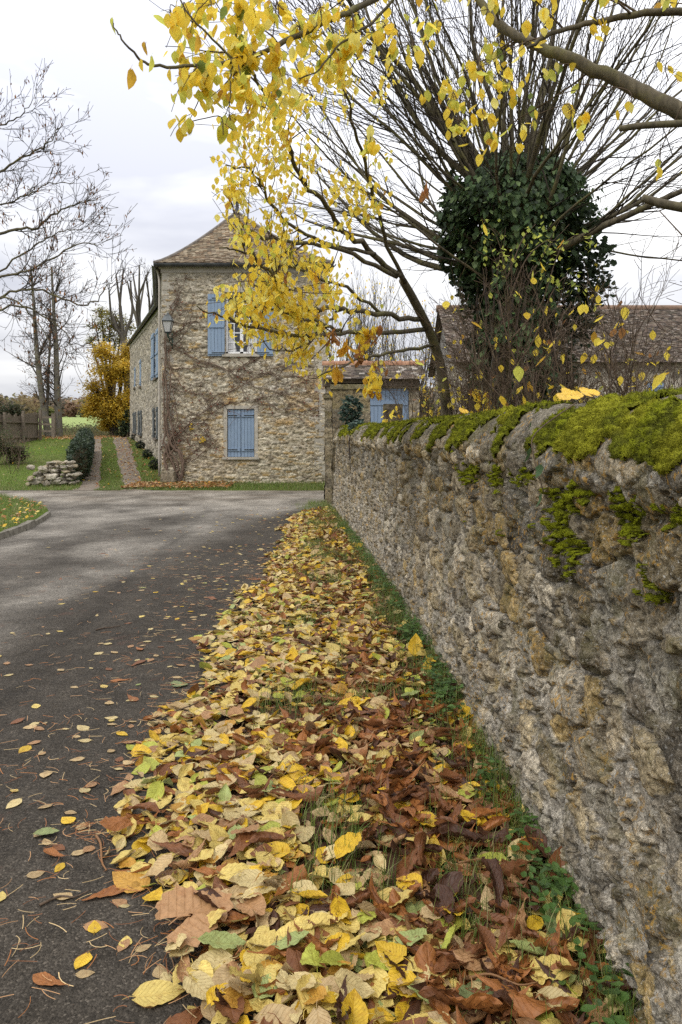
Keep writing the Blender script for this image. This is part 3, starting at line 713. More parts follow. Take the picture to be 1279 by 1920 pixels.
# words that single each leaf out: its own look, then what lies nearest
PQ = np.array([r['p'] for r in recs]); used_labels = {}
SH = {'lime': 'heart-shaped', 'oval': 'oval', 'chestnut': 'long ribbed', 'maple': 'star-shaped'}
def look(r):
    st = 'rolled-up ' if abs(r['roll']) > 3 else ('curled ' if abs(r['roll']) > 1.3 or abs(r['curl']) > .8 else ('flat ' if r['q'] < 0 else ''))
    big = 'big ' if (r['L'] > .115 and r['kind'] != 'chestnut') or r['L'] > .19 else ('small ' if r['L'] < .078 else '')
    return f"{big}{st}{r['c']} {SH[r['kind']]} leaf"
def short(r): return f"{r['c']} {'rolled' if abs(r['roll']) > 3 else {'lime': 'heart-shaped', 'oval': 'oval', 'chestnut': 'ribbed', 'maple': 'star'}[r['kind']]} one"
for i, r in enumerate(recs):
    if r['lab'] is None:
        where = 'on bare asphalt' if r['q'] < 0 else ('at the drift edge' if r['q'] < .13 else ('by wall-foot grass' if r['q'] > .8 else 'on the drift'))
        dd_ = np.linalg.norm(PQ - PQ[i], axis=1); od = np.argsort(dd_)[1:8]; cs_ = [recs[k]['c'] for k in od]
        tries = [f"{look(r)} {where}, beside a {cs_[0]} {SH[recs[od[0]]['kind']]} one"]
        tries += [f"{look(r)} {where}, between {cs_[a_]} and {cs_[b_]} ones" for a_ in range(0, 6) for b_ in range(a_ + 1, 7) if cs_[a_] != cs_[b_]]
        tries += [f"{look(r)} {where}, between two {cs_[a_]} ones" for a_ in range(0, 6) for b_ in range(a_ + 1, 7) if cs_[a_] == cs_[b_]]
        tries += [f"{look(r)} {where}, among {cs_[a_]}, {cs_[a_ + 1]} and {cs_[b_]} ones" for a_ in range(0, 5) for b_ in range(a_ + 2, 7)]
        tries = [tt_ for tt_ in tries if len(tt_.split()) <= 16] or [f"{look(r)} {where}"]
        lab = next((tt_ for tt_ in tries if tt_ not in used_labels), tries[0])
    else: lab = r['lab']
    used_labels[lab] = 1
    tm = leaf_tmpl(r['kind'], 44 if r['kind'] == 'maple' else 13, 8 if r['kind'] != 'maple' else 9, r['curl'], r['roll'], r['fold'], .05 if r['q'] >= 0 else .016, i, .28 if r['kind'] in ('lime', 'maple') else .12, .025)
    LV = Leaves(); Rr = frames(np.array([r['yaw']]), np.array([r['tilt']]), np.array([r['tdir']]))
    W_ = np.einsum('ij,kj->ki', Rr[0], tm[0]) * r['L']
    lowest = W_[:, 2].min(); cl = max(r['p'][2], .010)
    pos_ = np.array([r['p'][0], r['p'][1], cl - lowest * (1. if r['q'] < 0 else .55)])
    if r['q'] < 0: pos_[2] = .016 - lowest
    LV.add(tm, pos_[None], Rr, [r['L']], [np.array(CW[r['c']]) * rng.uniform(.88, 1.12)], .05)
    o = LV.build('fallen_leaf', M['fallen_leaf'], None, loc=pos_)
    tag(o, lab, 'leaf', 'loose leaves on top of the drift and the asphalt')
# the uncountable rest
DR = Leaves(); RD = Leaves()
for kd in ('lime', 'oval', 'chestnut'):
    for near in (0, 1):
        for v in range(14 if near else 9):
            sel0 = rest & (kind == kd) & ((y < 5.2) == bool(near))
            if v == 0: bucket = rng.integers(0, 14 if near else 9, N)
            sel = np.where(sel0 & (bucket == v))[0]
            cu_ = rng.normal(.3, .5) if kd != 'chestnut' else rng.normal(.6, 1.1); ro = rng.choice([1, -1, 1]) * rng.uniform(3.5, 11.) if kd == 'chestnut' else rng.normal(.5, 1.1)
            tm = leaf_tmpl(kd, 9 if near else 4, 6 if near else 2, cu_, ro, abs(rng.normal(.08, .15)), .05, v * 7 + near, .25 if near else 0, .02)
            tf = leaf_tmpl(kd, 7 if near else 4, 4 if near else 2, cu_ * .15, ro * .1, .0, .012, v * 7 + near, .25 if near else 0, .02)
            a_ = sel[~onroad[sel]]; b_ = sel[onroad[sel]]
            DR.add(tm, np.stack([x, y, z], -1)[a_], R[a_], size[a_], colr[a_])
            RD.add(tf, np.stack([x, y, z], -1)[b_], R[b_], size[b_], colr[b_])
# crumbs of torn and rotting leaf between them
n_ = 5200; y_ = .9 + 8 * rng.random(n_) ** 1.3; x_ = edgeX(y_) + rng.random(n_) ** .8 * (wallX(y_) - edgeX(y_)); tm = leaf_tmpl('oval', 3, 2, .8, 2., .2, .08, 5, 0)
DR.add(tm, np.stack([x_, y_, mound(x_, y_) + .012 + .02 * rng.random(n_)], -1), frames(rng.random(n_) * 6.28, rng.normal(0, .5, n_), rng.random(n_) * 6.28), rng.uniform(.02, .06, n_), np.array([CW[c] for c in pickc(['russet', 'brown', 'dark brown', 'tan', 'buff'], [.3, .3, .25, .1, .05], n_)]))
o = DR.build('leaf_litter', M['fallen_leaf']); tag(o, 'deep drift of yellow and brown fallen leaves along the wall foot', 'leaf litter', kind='stuff')
o = RD.build('scattered_leaves', M['fallen_leaf']); tag(o, 'small flattened leaves scattered thinly over the asphalt', 'leaf litter', kind='stuff')

# pine needles and twigs on the road
nd = MB(); n_ = 1700
for _ in range(n_):
    yy = 1.9 + 9 * rng.random() ** 1.5; xx = edgeX(yy) - rng.exponential(.7) * (.4 + .1 * yy) + .15
    if xx < -3.5: continue
    if rng.random() < .45: cx_, cy_ = round(xx * 2) / 2, round(yy * 1.6) / 1.6; xx, yy = cx_ + rng.normal(0, .07), cy_ + rng.normal(0, .1)
    a_ = rng.random() * 2 * PI; L = rng.uniform(.04, .095); bend = rng.normal(0, .8)
    tt_ = np.linspace(-.5, .5, 5); dxy = np.stack([np.cos(a_ + bend * tt_), np.sin(a_ + bend * tt_)], -1) * L / 4
    pp = np.concatenate([[[0, 0]], np.cumsum(dxy[:-1], 0)]); w_ = .0008 + .0007 * rng.random()
    nn = np.stack([-np.sin(a_ + bend * tt_), np.cos(a_ + bend * tt_)], -1) * w_
    zz = .020 + .004 * rng.random()
    V_ = np.concatenate([np.c_[pp + nn + [xx, yy], np.full(5, zz)], np.c_[pp - nn + [xx, yy], np.full(5, zz)], np.c_[pp + [xx, yy], np.full(5, zz + .0012)]])
    i_ = np.arange(4); nd.add(V_, np.concatenate([np.stack([i_, i_ + 1, i_ + 11, i_ + 10], -1), np.stack([i_ + 10, i_ + 11, i_ + 6, i_ + 5], -1)]), np.array(CW[rng.choice(['tan', 'russet', 'buff', 'brown'])]) * rng.uniform(.7, 1.3))
t = NT('needle'); M['needle'] = t.bsdf(t.attr(), .6)
tag(nd.build('pine_needles', M['needle'], smooth=True), 'fine brown pine needles strewn over the dark asphalt', 'pine needles', kind='stuff')
TW = [((180, 1560), (200, 1625), .006, 'rust-brown dry stalk lying near the small russet leaf on asphalt'), ((75, 1690), (170, 1662), .005, 'straight dark twig lying crosswise on asphalt left of the drift'), ((590, 1640), (755, 1638), .004, None),
      ((180, 1178), (226, 1170), .006, 'thick short dark twig lying on the asphalt well left of the drift'), ((300, 1345), (385, 1322), .005, 'long thin brown twig running into the drift from the asphalt'), ((860, 1640), (1000, 1637), .004, 'long ochre leaf stalk lying crosswise at the wall-foot grass'), ((880, 1862), (1010, 1870), .004, 'ochre leaf stalk lying among brown leaves at the bottom')]
for (a_, b_, r_, lab) in TW:
    if lab is None: continue
    def g_(p_):
        Yg = F * EYE / (p_[1] - HY); Xg = (p_[0] - CX) * Yg / F; zz = float(mound(Xg, Yg)) if Xg > edgeX(Yg) else 0.
        Yg = F * (EYE - zz - .03) / (p_[1] - HY); return np.array([(p_[0] - CX) * Yg / F, Yg, zz + (.017 if Xg < edgeX(Yg) else .07)])
    A_, B_ = g_(a_), g_(b_); pts = smooth_path([A_, A_ * .66 + B_ * .34 + [0, .02, 0], A_ * .3 + B_ * .7 - [0, .015, 0], B_], 4)
    tb = MB(); tb.tube(pts, np.linspace(r_, r_ * .5, len(pts)), 6, (.2, .1, .04))
    o = tb.build('fallen_stalk' if 'stalk' in lab else 'fallen_twig', M['needle'] if 'stalk' in lab else M['bark_twig'], None, True, loc=A_); tag(o, lab, 'stalk' if 'stalk' in lab else 'twig', 'twigs and stalks on the ground')

# ------------------------------------------------------------------ grass
def grass(xy, zfun, h0, h1, wd, cols, lean=.5, seg=3):
    n = len(xy); z0 = zfun(xy[:, 0], xy[:, 1]); az = rng.random(n) * 2 * PI; L = rng.uniform(h0, h1, n); ln = np.abs(rng.normal(.25, lean, n))
    d = np.stack([np.cos(az), np.sin(az)], -1); sd_ = np.stack([-d[:, 1], d[:, 0]], -1); Vs = []
    for k in range(seg + 1):
        f = k / seg; ang = ln * f * 1.3
        hor = L * f * np.sin(ang); ver = L * f * np.cos(ang); wf = wd * (1 - f) ** .7 * .5 if k < seg else 0
        c_ = np.stack([xy[:, 0] + d[:, 0] * hor, xy[:, 1] + d[:, 1] * hor, z0 + ver], -1)
        wv_ = np.concatenate([sd_, np.zeros((n, 1))], -1) * (wf * np.ones(n))[:, None]
        if k < seg: Vs += [c_ - wv_, c_ + wv_]
        else: Vs += [c_]
    k_ = 2 * seg + 1; V_ = np.stack(Vs, 1).reshape(-1, 3); b = (np.arange(n) * k_)[:, None]
    F4 = np.concatenate([b + np.array([2 * i, 2 * i + 1, 2 * i + 3, 2 * i + 2]) for i in range(seg - 1)]) if seg > 1 else np.zeros((0, 4), int)
    F3 = b + np.array([2 * seg - 2, 2 * seg - 1, 2 * seg])
    cc_ = np.array(cols)[rng.integers(0, len(cols), n)] * rng.uniform(.7, 1.3, (n, 1))
    return V_, [F4, F3], np.repeat(cc_, k_, 0)
GC = [(.10, .165, .022), (.13, .19, .03), (.075, .13, .02), (.17, .20, .045), (.22, .20, .08)]
def clumps(n, y0, y1, pw, xf, spread, per):
    yc = y0 + (y1 - y0) * rng.random(n) ** pw; xc = xf(yc, n)
    k = rng.integers(per // 2, per, n); i = np.repeat(np.arange(n), k)
    return np.stack([xc[i] + rng.normal(0, spread, len(i)), yc[i] + rng.normal(0, spread * 1.3, len(i))], -1)
gy = 1.8 + 12 * rng.random(26000) ** 1.3; gx = edgeX(gy) + rng.random(26000) * (wallX(gy) - edgeX(gy)); gk = (fbm(gx * 3.2, gy * 2.2, 3, 71) > .585) & ((gx - edgeX(gy)) / (wallX(gy) - edgeX(gy)) > .25)
gapg = np.stack([gx, gy], -1)[gk]
xy = np.concatenate([
    clumps(520, 1.2, 15.5, 1.25, lambda Y, n: wallX(Y) - .02 - np.abs(rng.normal(0, .075, n)) * np.interp(Y, [2, 5, 12], [1.0, 1.2, 1.5]), .03, 26),
    clumps(130, 2.0, 13, 1.2, lambda Y, n: wallX(Y) - .15 - .6 * rng.random(n) ** 1.3, .04, 18),
    gapg,
    clumps(160, 11.5, 18.3, .9, lambda Y, n: np.interp(Y, [11, 14, 16, 18.3], [.1, -.15, -.4, -.55]) + rng.normal(0, .22, n), .06, 30)])
xy = xy[xy[:, 0] < wallX(xy[:, 1]) + .0]
V_, F_, C_ = grass(xy, lambda a, b: mound(a, b) + .0, .05, .17, .0042, GC)
o = mesh('grass', V_, F_, M['grass_blade'], col=C_, smooth=True); tag(o, 'rough green grass growing along the wall foot', 'grass', kind='stuff')
# low broad-leaved weeds in the same strip
WD = Leaves(); tm = [leaf_tmpl('oval', 5, 4, .8, .5, .2, .03, 3, .4), leaf_tmpl('lime', 5, 4, .7, .6, .15, .04, 4, .5)]
for k_ in range(150):
    yy = 1.6 + 11.5 * rng.random() ** 1.3; xx = float(wallX(yy)) - .04 - abs(rng.normal(0, .06)); n_ = rng.integers(10, 30)
    if k_ % 3 == 0: yy = rng.choice([4.4, 4.6, 5.6, 5.9, 8.3, 7.9, 8.6, 3.15, 6.8]) + rng.normal(0, .12); xx = float(wallX(yy)) - .07 - abs(rng.normal(0, .05))
    pp = np.stack([xx + rng.normal(0, .04, n_), yy + rng.normal(0, .06, n_), mound(xx, yy) + .02 + .10 * rng.random(n_)], -1)
    WD.add(tm[k_ % 2], pp, frames(rng.random(n_) * 6.28, rng.normal(.2, .35, n_), rng.random(n_) * 6.28), rng.uniform(.02, .045, n_), np.array([[.075, .15, .03], [.10, .18, .04], [.06, .11, .03]])[rng.integers(0, 3, n_)])
o = WD.build('weeds', M['grass_blade']); tag(o, 'low leafy green weeds at the foot of the rubble wall', 'weeds', kind='stuff')

# turf: verge at the left, strip along the house, lawn, the middle of the tracks
def in_poly_scatter(n, fx0, fx1, y0, y1, pw=1.):
    yy = y0 + (y1 - y0) * rng.random(n) ** pw; a_ = fx0(yy); b_ = fx1(yy)
    return np.stack([a_ + (b_ - a_) * rng.random(n), yy], -1)
L_ = lambda p: (lambda Y: np.interp(Y, [22.5, 48], p) + .12 * (fbm(Y * 1.5, Y * 0, 2, 5) - .5))
sets = []
vx = lambda Y: np.interp(Y, E[::1, 1], E[:, 0])
sets.append((in_poly_scatter(15000, lambda Y: Y * 0 - 9.5, lambda Y: vx(Y) - .04, 8, 19.6), lambda a, b: a * 0 + .10, .06, .15, .009))
sets.append((in_poly_scatter(9000, L_((-6.84, -14.45)), L_((-6.09, -13.8)), 22, 48, 1.5), T, .05, .10, .012))
sets.append((in_poly_scatter(7000, lambda Y: Y * 0 - 6.2, lambda Y: Y * 0 - .4, 22.15, 24.75, .8), T, .06, .16, .012))
sets.append((in_poly_scatter(6000, L_((-5.50, -12.95)), lambda Y: np.interp(Y, [22, 24.8, 32.3, 46.8], [-5.0, -5.6, -7.3, -12.4]) - .05, 22.1, 47, 1.4), T, .05, .12, .012))
sets.append((in_poly_scatter(22000, lambda Y: -.55 * Y - 1, L_((-7.42, -15.1)), 22.0, 50, 1.5), T, .06, .14, .014))
sets.append((in_poly_scatter(5000, lambda Y: -.5 * Y - 1, lambda Y: -.2 * Y, 49, 64, 1.2), T, .2, .6, .03))
Vs, F4s, F3s, Cs, n0 = [], [], [], [], 0
for i_, (xy, zf, h0, h1, wd) in enumerate(sets):
    V_, F_, C_ = grass(xy, zf, h0, h1, wd, GC if i_ < 5 else [(.20, .15, .07), (.14, .12, .05), (.10, .12, .03)], .6, 2)
    Vs.append(V_); F4s.append(F_[0] + n0); F3s.append(F_[1] + n0); Cs.append(C_ * (1.05 if i_ == 0 else 1)); n0 += len(V_)
o = mesh('grass', np.concatenate(Vs), [np.concatenate(F4s), np.concatenate(F3s)], M['grass_blade'], col=np.concatenate(Cs), smooth=True)
tag(o, 'short turf on the verge, the lawn and between the earth tracks', 'grass', kind='stuff')
# leaves lying on turf and tracks, and the rusty heap at the house corner
FL = Leaves(); tm = leaf_tmpl('lime', 4, 2, .5, 1., .2, .04, 3, 0)
def far_leaves(n, xf, y0, y1, s0, s1, cols, dz=.03, pw=1.):
    yy = y0 + (y1 - y0) * rng.random(n) ** pw; xx = xf(yy, n)
    FL.add(tm, np.stack([xx, yy, T(xx, yy) + dz + .03 * rng.random(n)], -1), frames(rng.random(n) * 6.28, rng.normal(0, .5, n), rng.random(n) * 6.28), rng.uniform(s0, s1, n), np.array([CW[c] for c in pickc(*cols, n)]))
YC = (['pale yellow', 'golden yellow', 'buff', 'russet', 'tan'], [.25, .2, .15, .25, .15]); RC = (['russet', 'tan', 'ochre', 'buff', 'brown'], [.3, .3, .15, .15, .1])
far_leaves(260, lambda Y, n: np.interp(Y, [22.5, 48], (-7.4, -15.)) + rng.random(n) * 1.9, 22.5, 48, .06, .10, YC)
far_leaves(420, lambda Y, n: np.interp(Y, [22.5, 48], (-6.0, -13.7)) + rng.random(n) * 1.3, 24, 49, .07, .12, RC, .02)
far_leaves(1300, lambda Y, n: -6.2 + 3.0 * rng.random(n) ** 1.4, 22.4, 24.6, .07, .12, RC, .06)
far_leaves(900, lambda Y, n: -19.5 + 6 * rng.random(n), 44, 50, .1, .16, RC, .05)
far_leaves(160, lambda Y, n: vx(Y) - .05 - np.abs(rng.normal(0, .5, n)), 11, 18, .06, .09, YC, .14)
far_leaves(200, lambda Y, n: -18 + 9 * rng.random(n), 23, 44, .06, .10, YC, .06)
o = FL.build('fallen_leaves', M['fallen_leaf']); tag(o, 'rusty leaves lying on turf, tracks and at the house corner', 'leaf litter', kind='stuff')
# ------------------------------------------------------------------ building helpers
class Fr:
    """a wall's own frame: origin, direction along it, outward normal"""
    def __init__(s, a, b):
        s.o = np.array([a[0], a[1], 0.]); d = np.array([b[0] - a[0], b[1] - a[1], 0.]); s.L = np.linalg.norm(d); s.u = d / s.L; s.n = np.array([s.u[1], -s.u[0], 0.])
    def w(s, u, z, d=0.):
        u, z, d = np.broadcast_arrays(np.asarray(u, float), np.asarray(z, float), np.asarray(d, float))
        return s.o + u[..., None] * s.u + d[..., None] * s.n + np.stack([0 * z, 0 * z, z], -1)
    def box(s, m, u0, u1, z0, z1, d0, d1, col=None):
        q = [s.w(u0, z0, d1), s.w(u1, z0, d1), s.w(u1, z0, d0), s.w(u0, z0, d0), s.w(u0, z1, d1), s.w(u1, z1, d1), s.w(u1, z1, d0), s.w(u0, z1, d0)]
        m.hexa(q, col)
def edges_with(a, b, step, extra):
    v = np.linspace(a, b, max(2, int(round((b - a) / step)) + 1)); ex = [e for e in extra if a < e < b]
    for e in ex: v = v[np.abs(v - e) > step * .45]
    return np.unique(np.concatenate([v, ex]))
def stone_wall(fr, u0, u1, z0, z1, step, holes=(), seed=0, sx=.30, sy=.11, amp=.8, mort=0., pal=None, mcol=(.36, .33, .27), rough=.8, post=None, d0=0.):
    us = edges_with(u0, u1, step, [h[0] for h in holes] + [h[1] for h in holes]); zs = edges_with(z0, z1, step, [h[2] for h in holes] + [h[3] for h in holes])
    U, Z = np.meshgrid(us, zs); h, c = rubble(U + seed * 3.7, Z, seed, sx, sy, amp, rough, mort, 0., pal, mcol)
    if post is not None: c = post(U, Z, c)
    keep = np.ones((len(zs) - 1, len(us) - 1), bool)
    uc = (us[1:] + us[:-1]) / 2; zc = (zs[1:] + zs[:-1]) / 2
    for (a, b, e, f) in holes:
        keep &= ~(((uc > a) & (uc < b))[None] & ((zc > e) & (zc < f))[:, None])
        inn = (U >= a - 1e-6) & (U <= b + 1e-6) & (Z >= e - 1e-6) & (Z <= f + 1e-6); h = np.where(inn, .0, h)
    return fr.w(U, Z, h + d0).reshape(-1, 3), grid_faces(len(us), len(zs), keep), c.reshape(-1, 3)
def reveals(m, fr, hole, depth, col):
    a, b, e, f = hole
    fr.box(m, a - .02, a, e, f, -depth, -.004, col); fr.box(m, b, b + .02, e, f, -depth, -.004, col)
    fr.box(m, a - .02, b + .02, f, f + .02, -depth, -.004, col); fr.box(m, a - .02, b + .02, e - .02, e, -depth, -.004, col)
def tiles(m, fpos, srange, rows, tw, cols, seed, up=.03, skip=.012):
    """plain clay tiles laid in courses on the slope fpos(s, t) (s along the eave, t up the slope)"""
    r = np.random.default_rng(seed); cols = np.array(cols)
    for i in range(rows):
        t0 = i / rows; t1 = min(1., (i + 1.35) / rows); L = np.linalg.norm(fpos(1., t0) - fpos(0., t0))
        n = max(1, int(L / tw)); off = .5 * (i % 2) / n
        e = np.clip(np.concatenate([[0], np.arange(1, n + 1) / n - off, [1]]) + r.normal(0, .06 / n, n + 2), 0, 1); e[0] = 0; e[-1] = 1
        for k in range(len(e) - 1):
            if e[k + 1] - e[k] < .1 / n or r.random() < skip: continue
            a, b = e[k] + .02 / n, e[k + 1] - .02 / n
            p0, p1, p2, p3 = fpos(a, t0), fpos(b, t0), fpos(b, t1), fpos(a, t1)
            nr = np.cross(p1 - p0, p3 - p0); L_n = np.linalg.norm(nr)
            if L_n < 1e-6: continue
            nr = nr / L_n
            if nr[2] < 0: nr = -nr
            j = r.normal(0, .006, 2); lift = up * r.uniform(.8, 1.25)
            sl = unit(p0 - p3) * r.normal(0, .008)
            top = [p0 + nr * (lift + j[0]) + sl, p1 + nr * (lift + j[1]) + sl, p2 + nr * .014, p3 + nr * .014]
            bot = [q - nr * .014 for q in top]
            m.hexa(bot + top, cols[r.integers(0, len(cols))] * r.uniform(.66, 1.0))
t = NT('clay_tile'); p = t.pos(); c = t.mix(1., t.attr(), t.ramp(t.noise(p, 9, 5, .7), [(.3, .65), (.7, 1.35)]), 'MULTIPLY')
c = t.mix(t.ramp(t.noise(p, 3.2, 5, .7), [(.55, 0.), (.7, .6)]), c, (.06, .055, .035))
M['clay_tile'] = t.bsdf(c, .9, t.bump(t.noise(p, 40, 4), .4, .006), .2)
TILE = [(.22, .165, .105), (.26, .20, .13), (.18, .125, .08), (.29, .235, .16), (.14, .10, .07), (.22, .15, .09), (.32, .26, .18), (.20, .16, .11)]
TILED = [(.11, .08, .06), (.14, .105, .08), (.08, .062, .05), (.17, .135, .10), (.065, .052, .042), (.13, .095, .07), (.12, .095, .075), (.15, .12, .085), (.09, .075, .055), (.24, .20, .165)]
t = NT('blue_paint'); p = t.pos(); pz = t.pos((9, 9, .8))
c = t.mix(t.ramp(t.noise(pz, 4, 5, .7), [(.3, 0.), (.7, 1.)]), (.17, .235, .33), (.24, .315, .405))
c = t.mix(t.ramp(t.noise(t.pos((14, 14, 2)), 5, 6, .75), [(.63, 0.), (.70, .7)]), c, (.36, .40, .43))
M['blue_paint'] = t.bsdf(c, .6, t.bump(t.noise(pz, 14, 4), .3, .004), .3)
flat('white_paint', (.70, .70, .68), (.80, .80, .78), 5, .45, .4, .1, 40)
flat('grey_paint', (.09, .10, .10), (.15, .16, .16), 8, .7, .3, .2, 40)
flat('zinc', (.035, .037, .04), (.085, .088, .09), 4, .45, .5, .1, 40, .3)
flat('iron', (.012, .016, .016), (.03, .035, .034), 8, .5, .5, .1, 60, .4)
flat('green_iron', (.012, .05, .035), (.03, .08, .06), 8, .5, .5, .1, 60, .2)
flat('trim_stone', (.30, .275, .225), (.45, .41, .34), 7, .9, .2, .5, 50)
flat('plaster', (.34, .305, .255), (.46, .42, .36), 3, .95, .1, .5, 30)
flat('old_wood', (.10, .078, .058), (.22, .18, .14), 12, .9, .2, .5, 50)
flat('curtain', (.42, .42, .42), (.62, .62, .61), 6, .9, .1, .2, 30)
flat('room_shade', (.012, .012, .014), (.03, .028, .028), 3, .9, .1, 0)
flat('terracotta', (.24, .115, .065), (.36, .21, .13), 7, .85, .2, .4, 40)
flat('cut_wood', (.34, .26, .15), (.50, .40, .26), 30, .8, .2, .4, 80)
t = NT('pane_glass'); M['pane_glass'] = t.bsdf((.02, .023, .028), .04, None, .6)
t = NT('lamp_glass'); b = t.n('ShaderNodeBsdfPrincipled'); b.inputs['Base Color'].default_value = (.62, .62, .60, 1); b.inputs['Roughness'].default_value = .35; b.inputs['Transmission Weight'].default_value = .35
t.l(b.outputs[0], t.out.inputs[0]); M['lamp_glass'] = t.m

# ------------------------------------------------------------------ the stone house
F0, F1 = np.array([-5.56, 24.8]), np.array([-.466, 24.8]); B0, C0 = np.array([-7.28, 32.3]), np.array([-12.4, 46.8])
B1 = B0 + [5.094, 0]; C1 = C0 + [5.3, 0]
EZ = 6.84; HOUSE = thing('stone_house', 'two storey rubble stone house with blue shutters and hipped tile roof', 'house', (F0[0], F0[1], 0))
ff = Fr(F0, F1); fl1 = Fr(B0, F0); fl2 = Fr(C0, B0); fr1 = Fr(F1, B1); fr2 = Fr(B1, C1); fb = Fr(C1, C0)
UPW = (1.96, 2.93, 4.08, 5.99); LOW = (2.01, 2.86, .85, 2.35)
HP = [(.37, .33, .255), (.33, .29, .22), (.42, .38, .30), (.27, .235, .175), (.34, .305, .25), (.46, .43, .36), (.31, .255, .16), (.50, .47, .40), (.34, .25, .13), (.21, .185, .145)]
def hpost(U, Z, c):
    c = c * 1.22
    w_ = (ss(3.4, .6, Z) * .14)[..., None]; c = c * (1 - w_) + c * np.array([1.12, 1.0, .78]) * w_ * 1.05
    gr = (ss(5.3, 6.6, Z) * .45)[..., None]; c = c * (1 - gr) + np.array([.36, .335, .29]) * gr
    och = (ss(.52, .68, fbm(U * .9, Z * 1.5, 4, 5)) * ss(.3, 1.4, Z) * ss(4.6, 3, Z) * .5)[..., None]; c = c * (1 - och) + c * np.array([1.25, .95, .55]) * och
    for (a, b, r1, r2) in ((3.45, 3.02, .16, .07), (4.55, 2.62, .13, .07), (4.72, 2.05, .17, .10), (5.0, 2.9, .14, .07), (4.4, 2.95, .10, .06), (4.12, 1.15, .07, .05), (3.1, 2.85, .10, .05), (2.6, 3.1, .06, .05)):
        rr = ((U - a) / r1) ** 2 + ((Z - b) / r2) ** 2 + 1.2 * (fbm(U * 9, Z * 11, 3, 6) - .5)
        k_ = (ss(1.1, .7, rr) * .8)[..., None]; c = c * (1 - k_) + np.array([.62, .59, .53]) * k_
    return c
VV, FF_, CC_, n0 = [], [], [], 0
def addp(res):
    global n0
    VV.append(res[0]); FF_.append(res[1] + n0); CC_.append(res[2]); n0 += len(res[0])
addp(stone_wall(ff, -.02, ff.L + .02, -.15, 6.62, .022, [UPW, (LOW[0], LOW[1], LOW[2], LOW[3])], 21, .27, .085, .85, .004, HP, (.43, .40, .33), .95, hpost))
# openings of the long flank: along it from the bend (s), mapped to the frame that runs C0 -> B0
SIDE = [(1.35, 2.2, 3.97, 5.94), (8.5, 9.2, 4.0, 5.36), (11.7, 12.3, 4.1, 5.2), (1.3, 2.25, 1.40, 2.70), (8.4, 9.2, 1.5, 2.75), (11.6, 12.3, 1.6, 2.75)]
sh = [(fl2.L - b, fl2.L - a, e, f) for (a, b, e, f) in SIDE]
FP = [(.44, .41, .35), (.50, .47, .41), (.36, .33, .28), (.29, .27, .24), (.54, .51, .45), (.22, .205, .18), (.47, .42, .33)]
addp(stone_wall(fl2, -.02, fl2.L + .02, -.1, 6.7, .045, sh, 23, .20, .12, 1.1, .004, FP, (.47, .435, .37), 1.2))
addp(stone_wall(fl1, -.02, fl1.L + .02, -.2, 6.7, .06, [], 24, .20, .12, 1.1, .004, FP, (.47, .435, .37), 1.2))
for f_ in (fr1, fr2, fb): addp(stone_wall(f_, 0, f_.L, -.2, 6.8, .15, [], 25, .3, .12, .8, 0, HP))
mesh('wall', np.concatenate(VV), np.concatenate(FF_), M['house_wall'], HOUSE, np.concatenate(CC_), smooth=True)
# cornice strip below the gutter
cb = MB(); ff.box(cb, -.06, ff.L + .06, 6.60, 6.80, -.10, .05); ff.box(cb, -.10, ff.L + .10, 6.72, 6.82, -.05, .10)
for f_ in (fl1, fl2): f_.box(cb, -.03, f_.L + .03, 6.60, 6.80, -.10, .06)
cb.build('cornice', M['plaster'], HOUSE)
qb = MB(); qb2 = MB()   # dressed corner stones
for k_ in range(19):
    z_ = 1.2 + k_ * .285; w_ = .34 if k_ % 2 else .20
    ff.box(qb, -.03, w_, z_, z_ + .275, -.2, .018 + .006 * rng.random()); 
    ff.box(qb2, ff.L - (.36 if k_ % 2 else .22), ff.L + .03, z_ - .9, z_ - .9 + .275, -.2, .016 + .006 * rng.random())
qb.build('quoin', M['trim_stone'], HOUSE); qb2.build('quoin', M['trim_stone'], HOUSE)

# roof: every slope runs from an eave edge (offset outward) to the ridge, with the sprocketed kick at the eave
RZ = 9.19; OV = .24
MID = lambda a, b: (a + b) / 2
R0 = np.array([-3.58, 27.3]); R1 = MID(B0, B1); R2 = MID(C0, C1) + np.array([.9, -2.6])
eF0 = np.array([F0[0] - OV + .02, F0[1] - OV]); eF1 = np.array([F1[0] + OV, F1[1] - OV]); eB0 = B0 + [-OV, 0]; eB1 = B1 + [OV, 0]; eC0 = C0 + [-OV, OV]; eC1 = C1 + [OV, OV]
def slope(a, b, ra, rb):
    def f(s, t):
        p0 = a * (1 - s) + b * s; p1 = ra * (1 - s) + rb * s; p = p0 * (1 - t) + p1 * t
        return np.array([p[0], p[1], 6.86 + (RZ - 6.86) * t ** 1.22])
    return f
SL = [slope(eF0, eF1, R0, R0), slope(eB0, eF0, R1, R0), slope(eC0, eB0, R2, R1), slope(eF1, eB1, R0, R1), slope(eB1, eC1, R1, R2), slope(eC1, eC0, R2, R2)]
rb_ = MB(); tl = MB()
for i_, f_ in enumerate(SL):
    g_ = np.array([[f_(s, t_) for s in np.linspace(0, 1, 8)] for t_ in np.linspace(0, 1, 12)]); rb_.add(g_.reshape(-1, 3), grid_faces(8, 12), (.06, .05, .04))
    rows = 44 if i_ == 0 else (24 if i_ in (1, 3) else 16)
    tiles(tl, f_, None, rows, .13 if i_ == 0 else (.30 if i_ in (1, 3) else .6), TILE, 5 + i_, .026)
ROOF = tl.build('roof', M['clay_tile'], HOUSE); rb_.build('roof_deck', M['old_wood'], ROOF)
rd = MB()
rd.tube([[*R0, RZ + .03], [*R1, RZ + .03], [*R2, RZ + .03]], .09, 8, (.25, .2, .15))
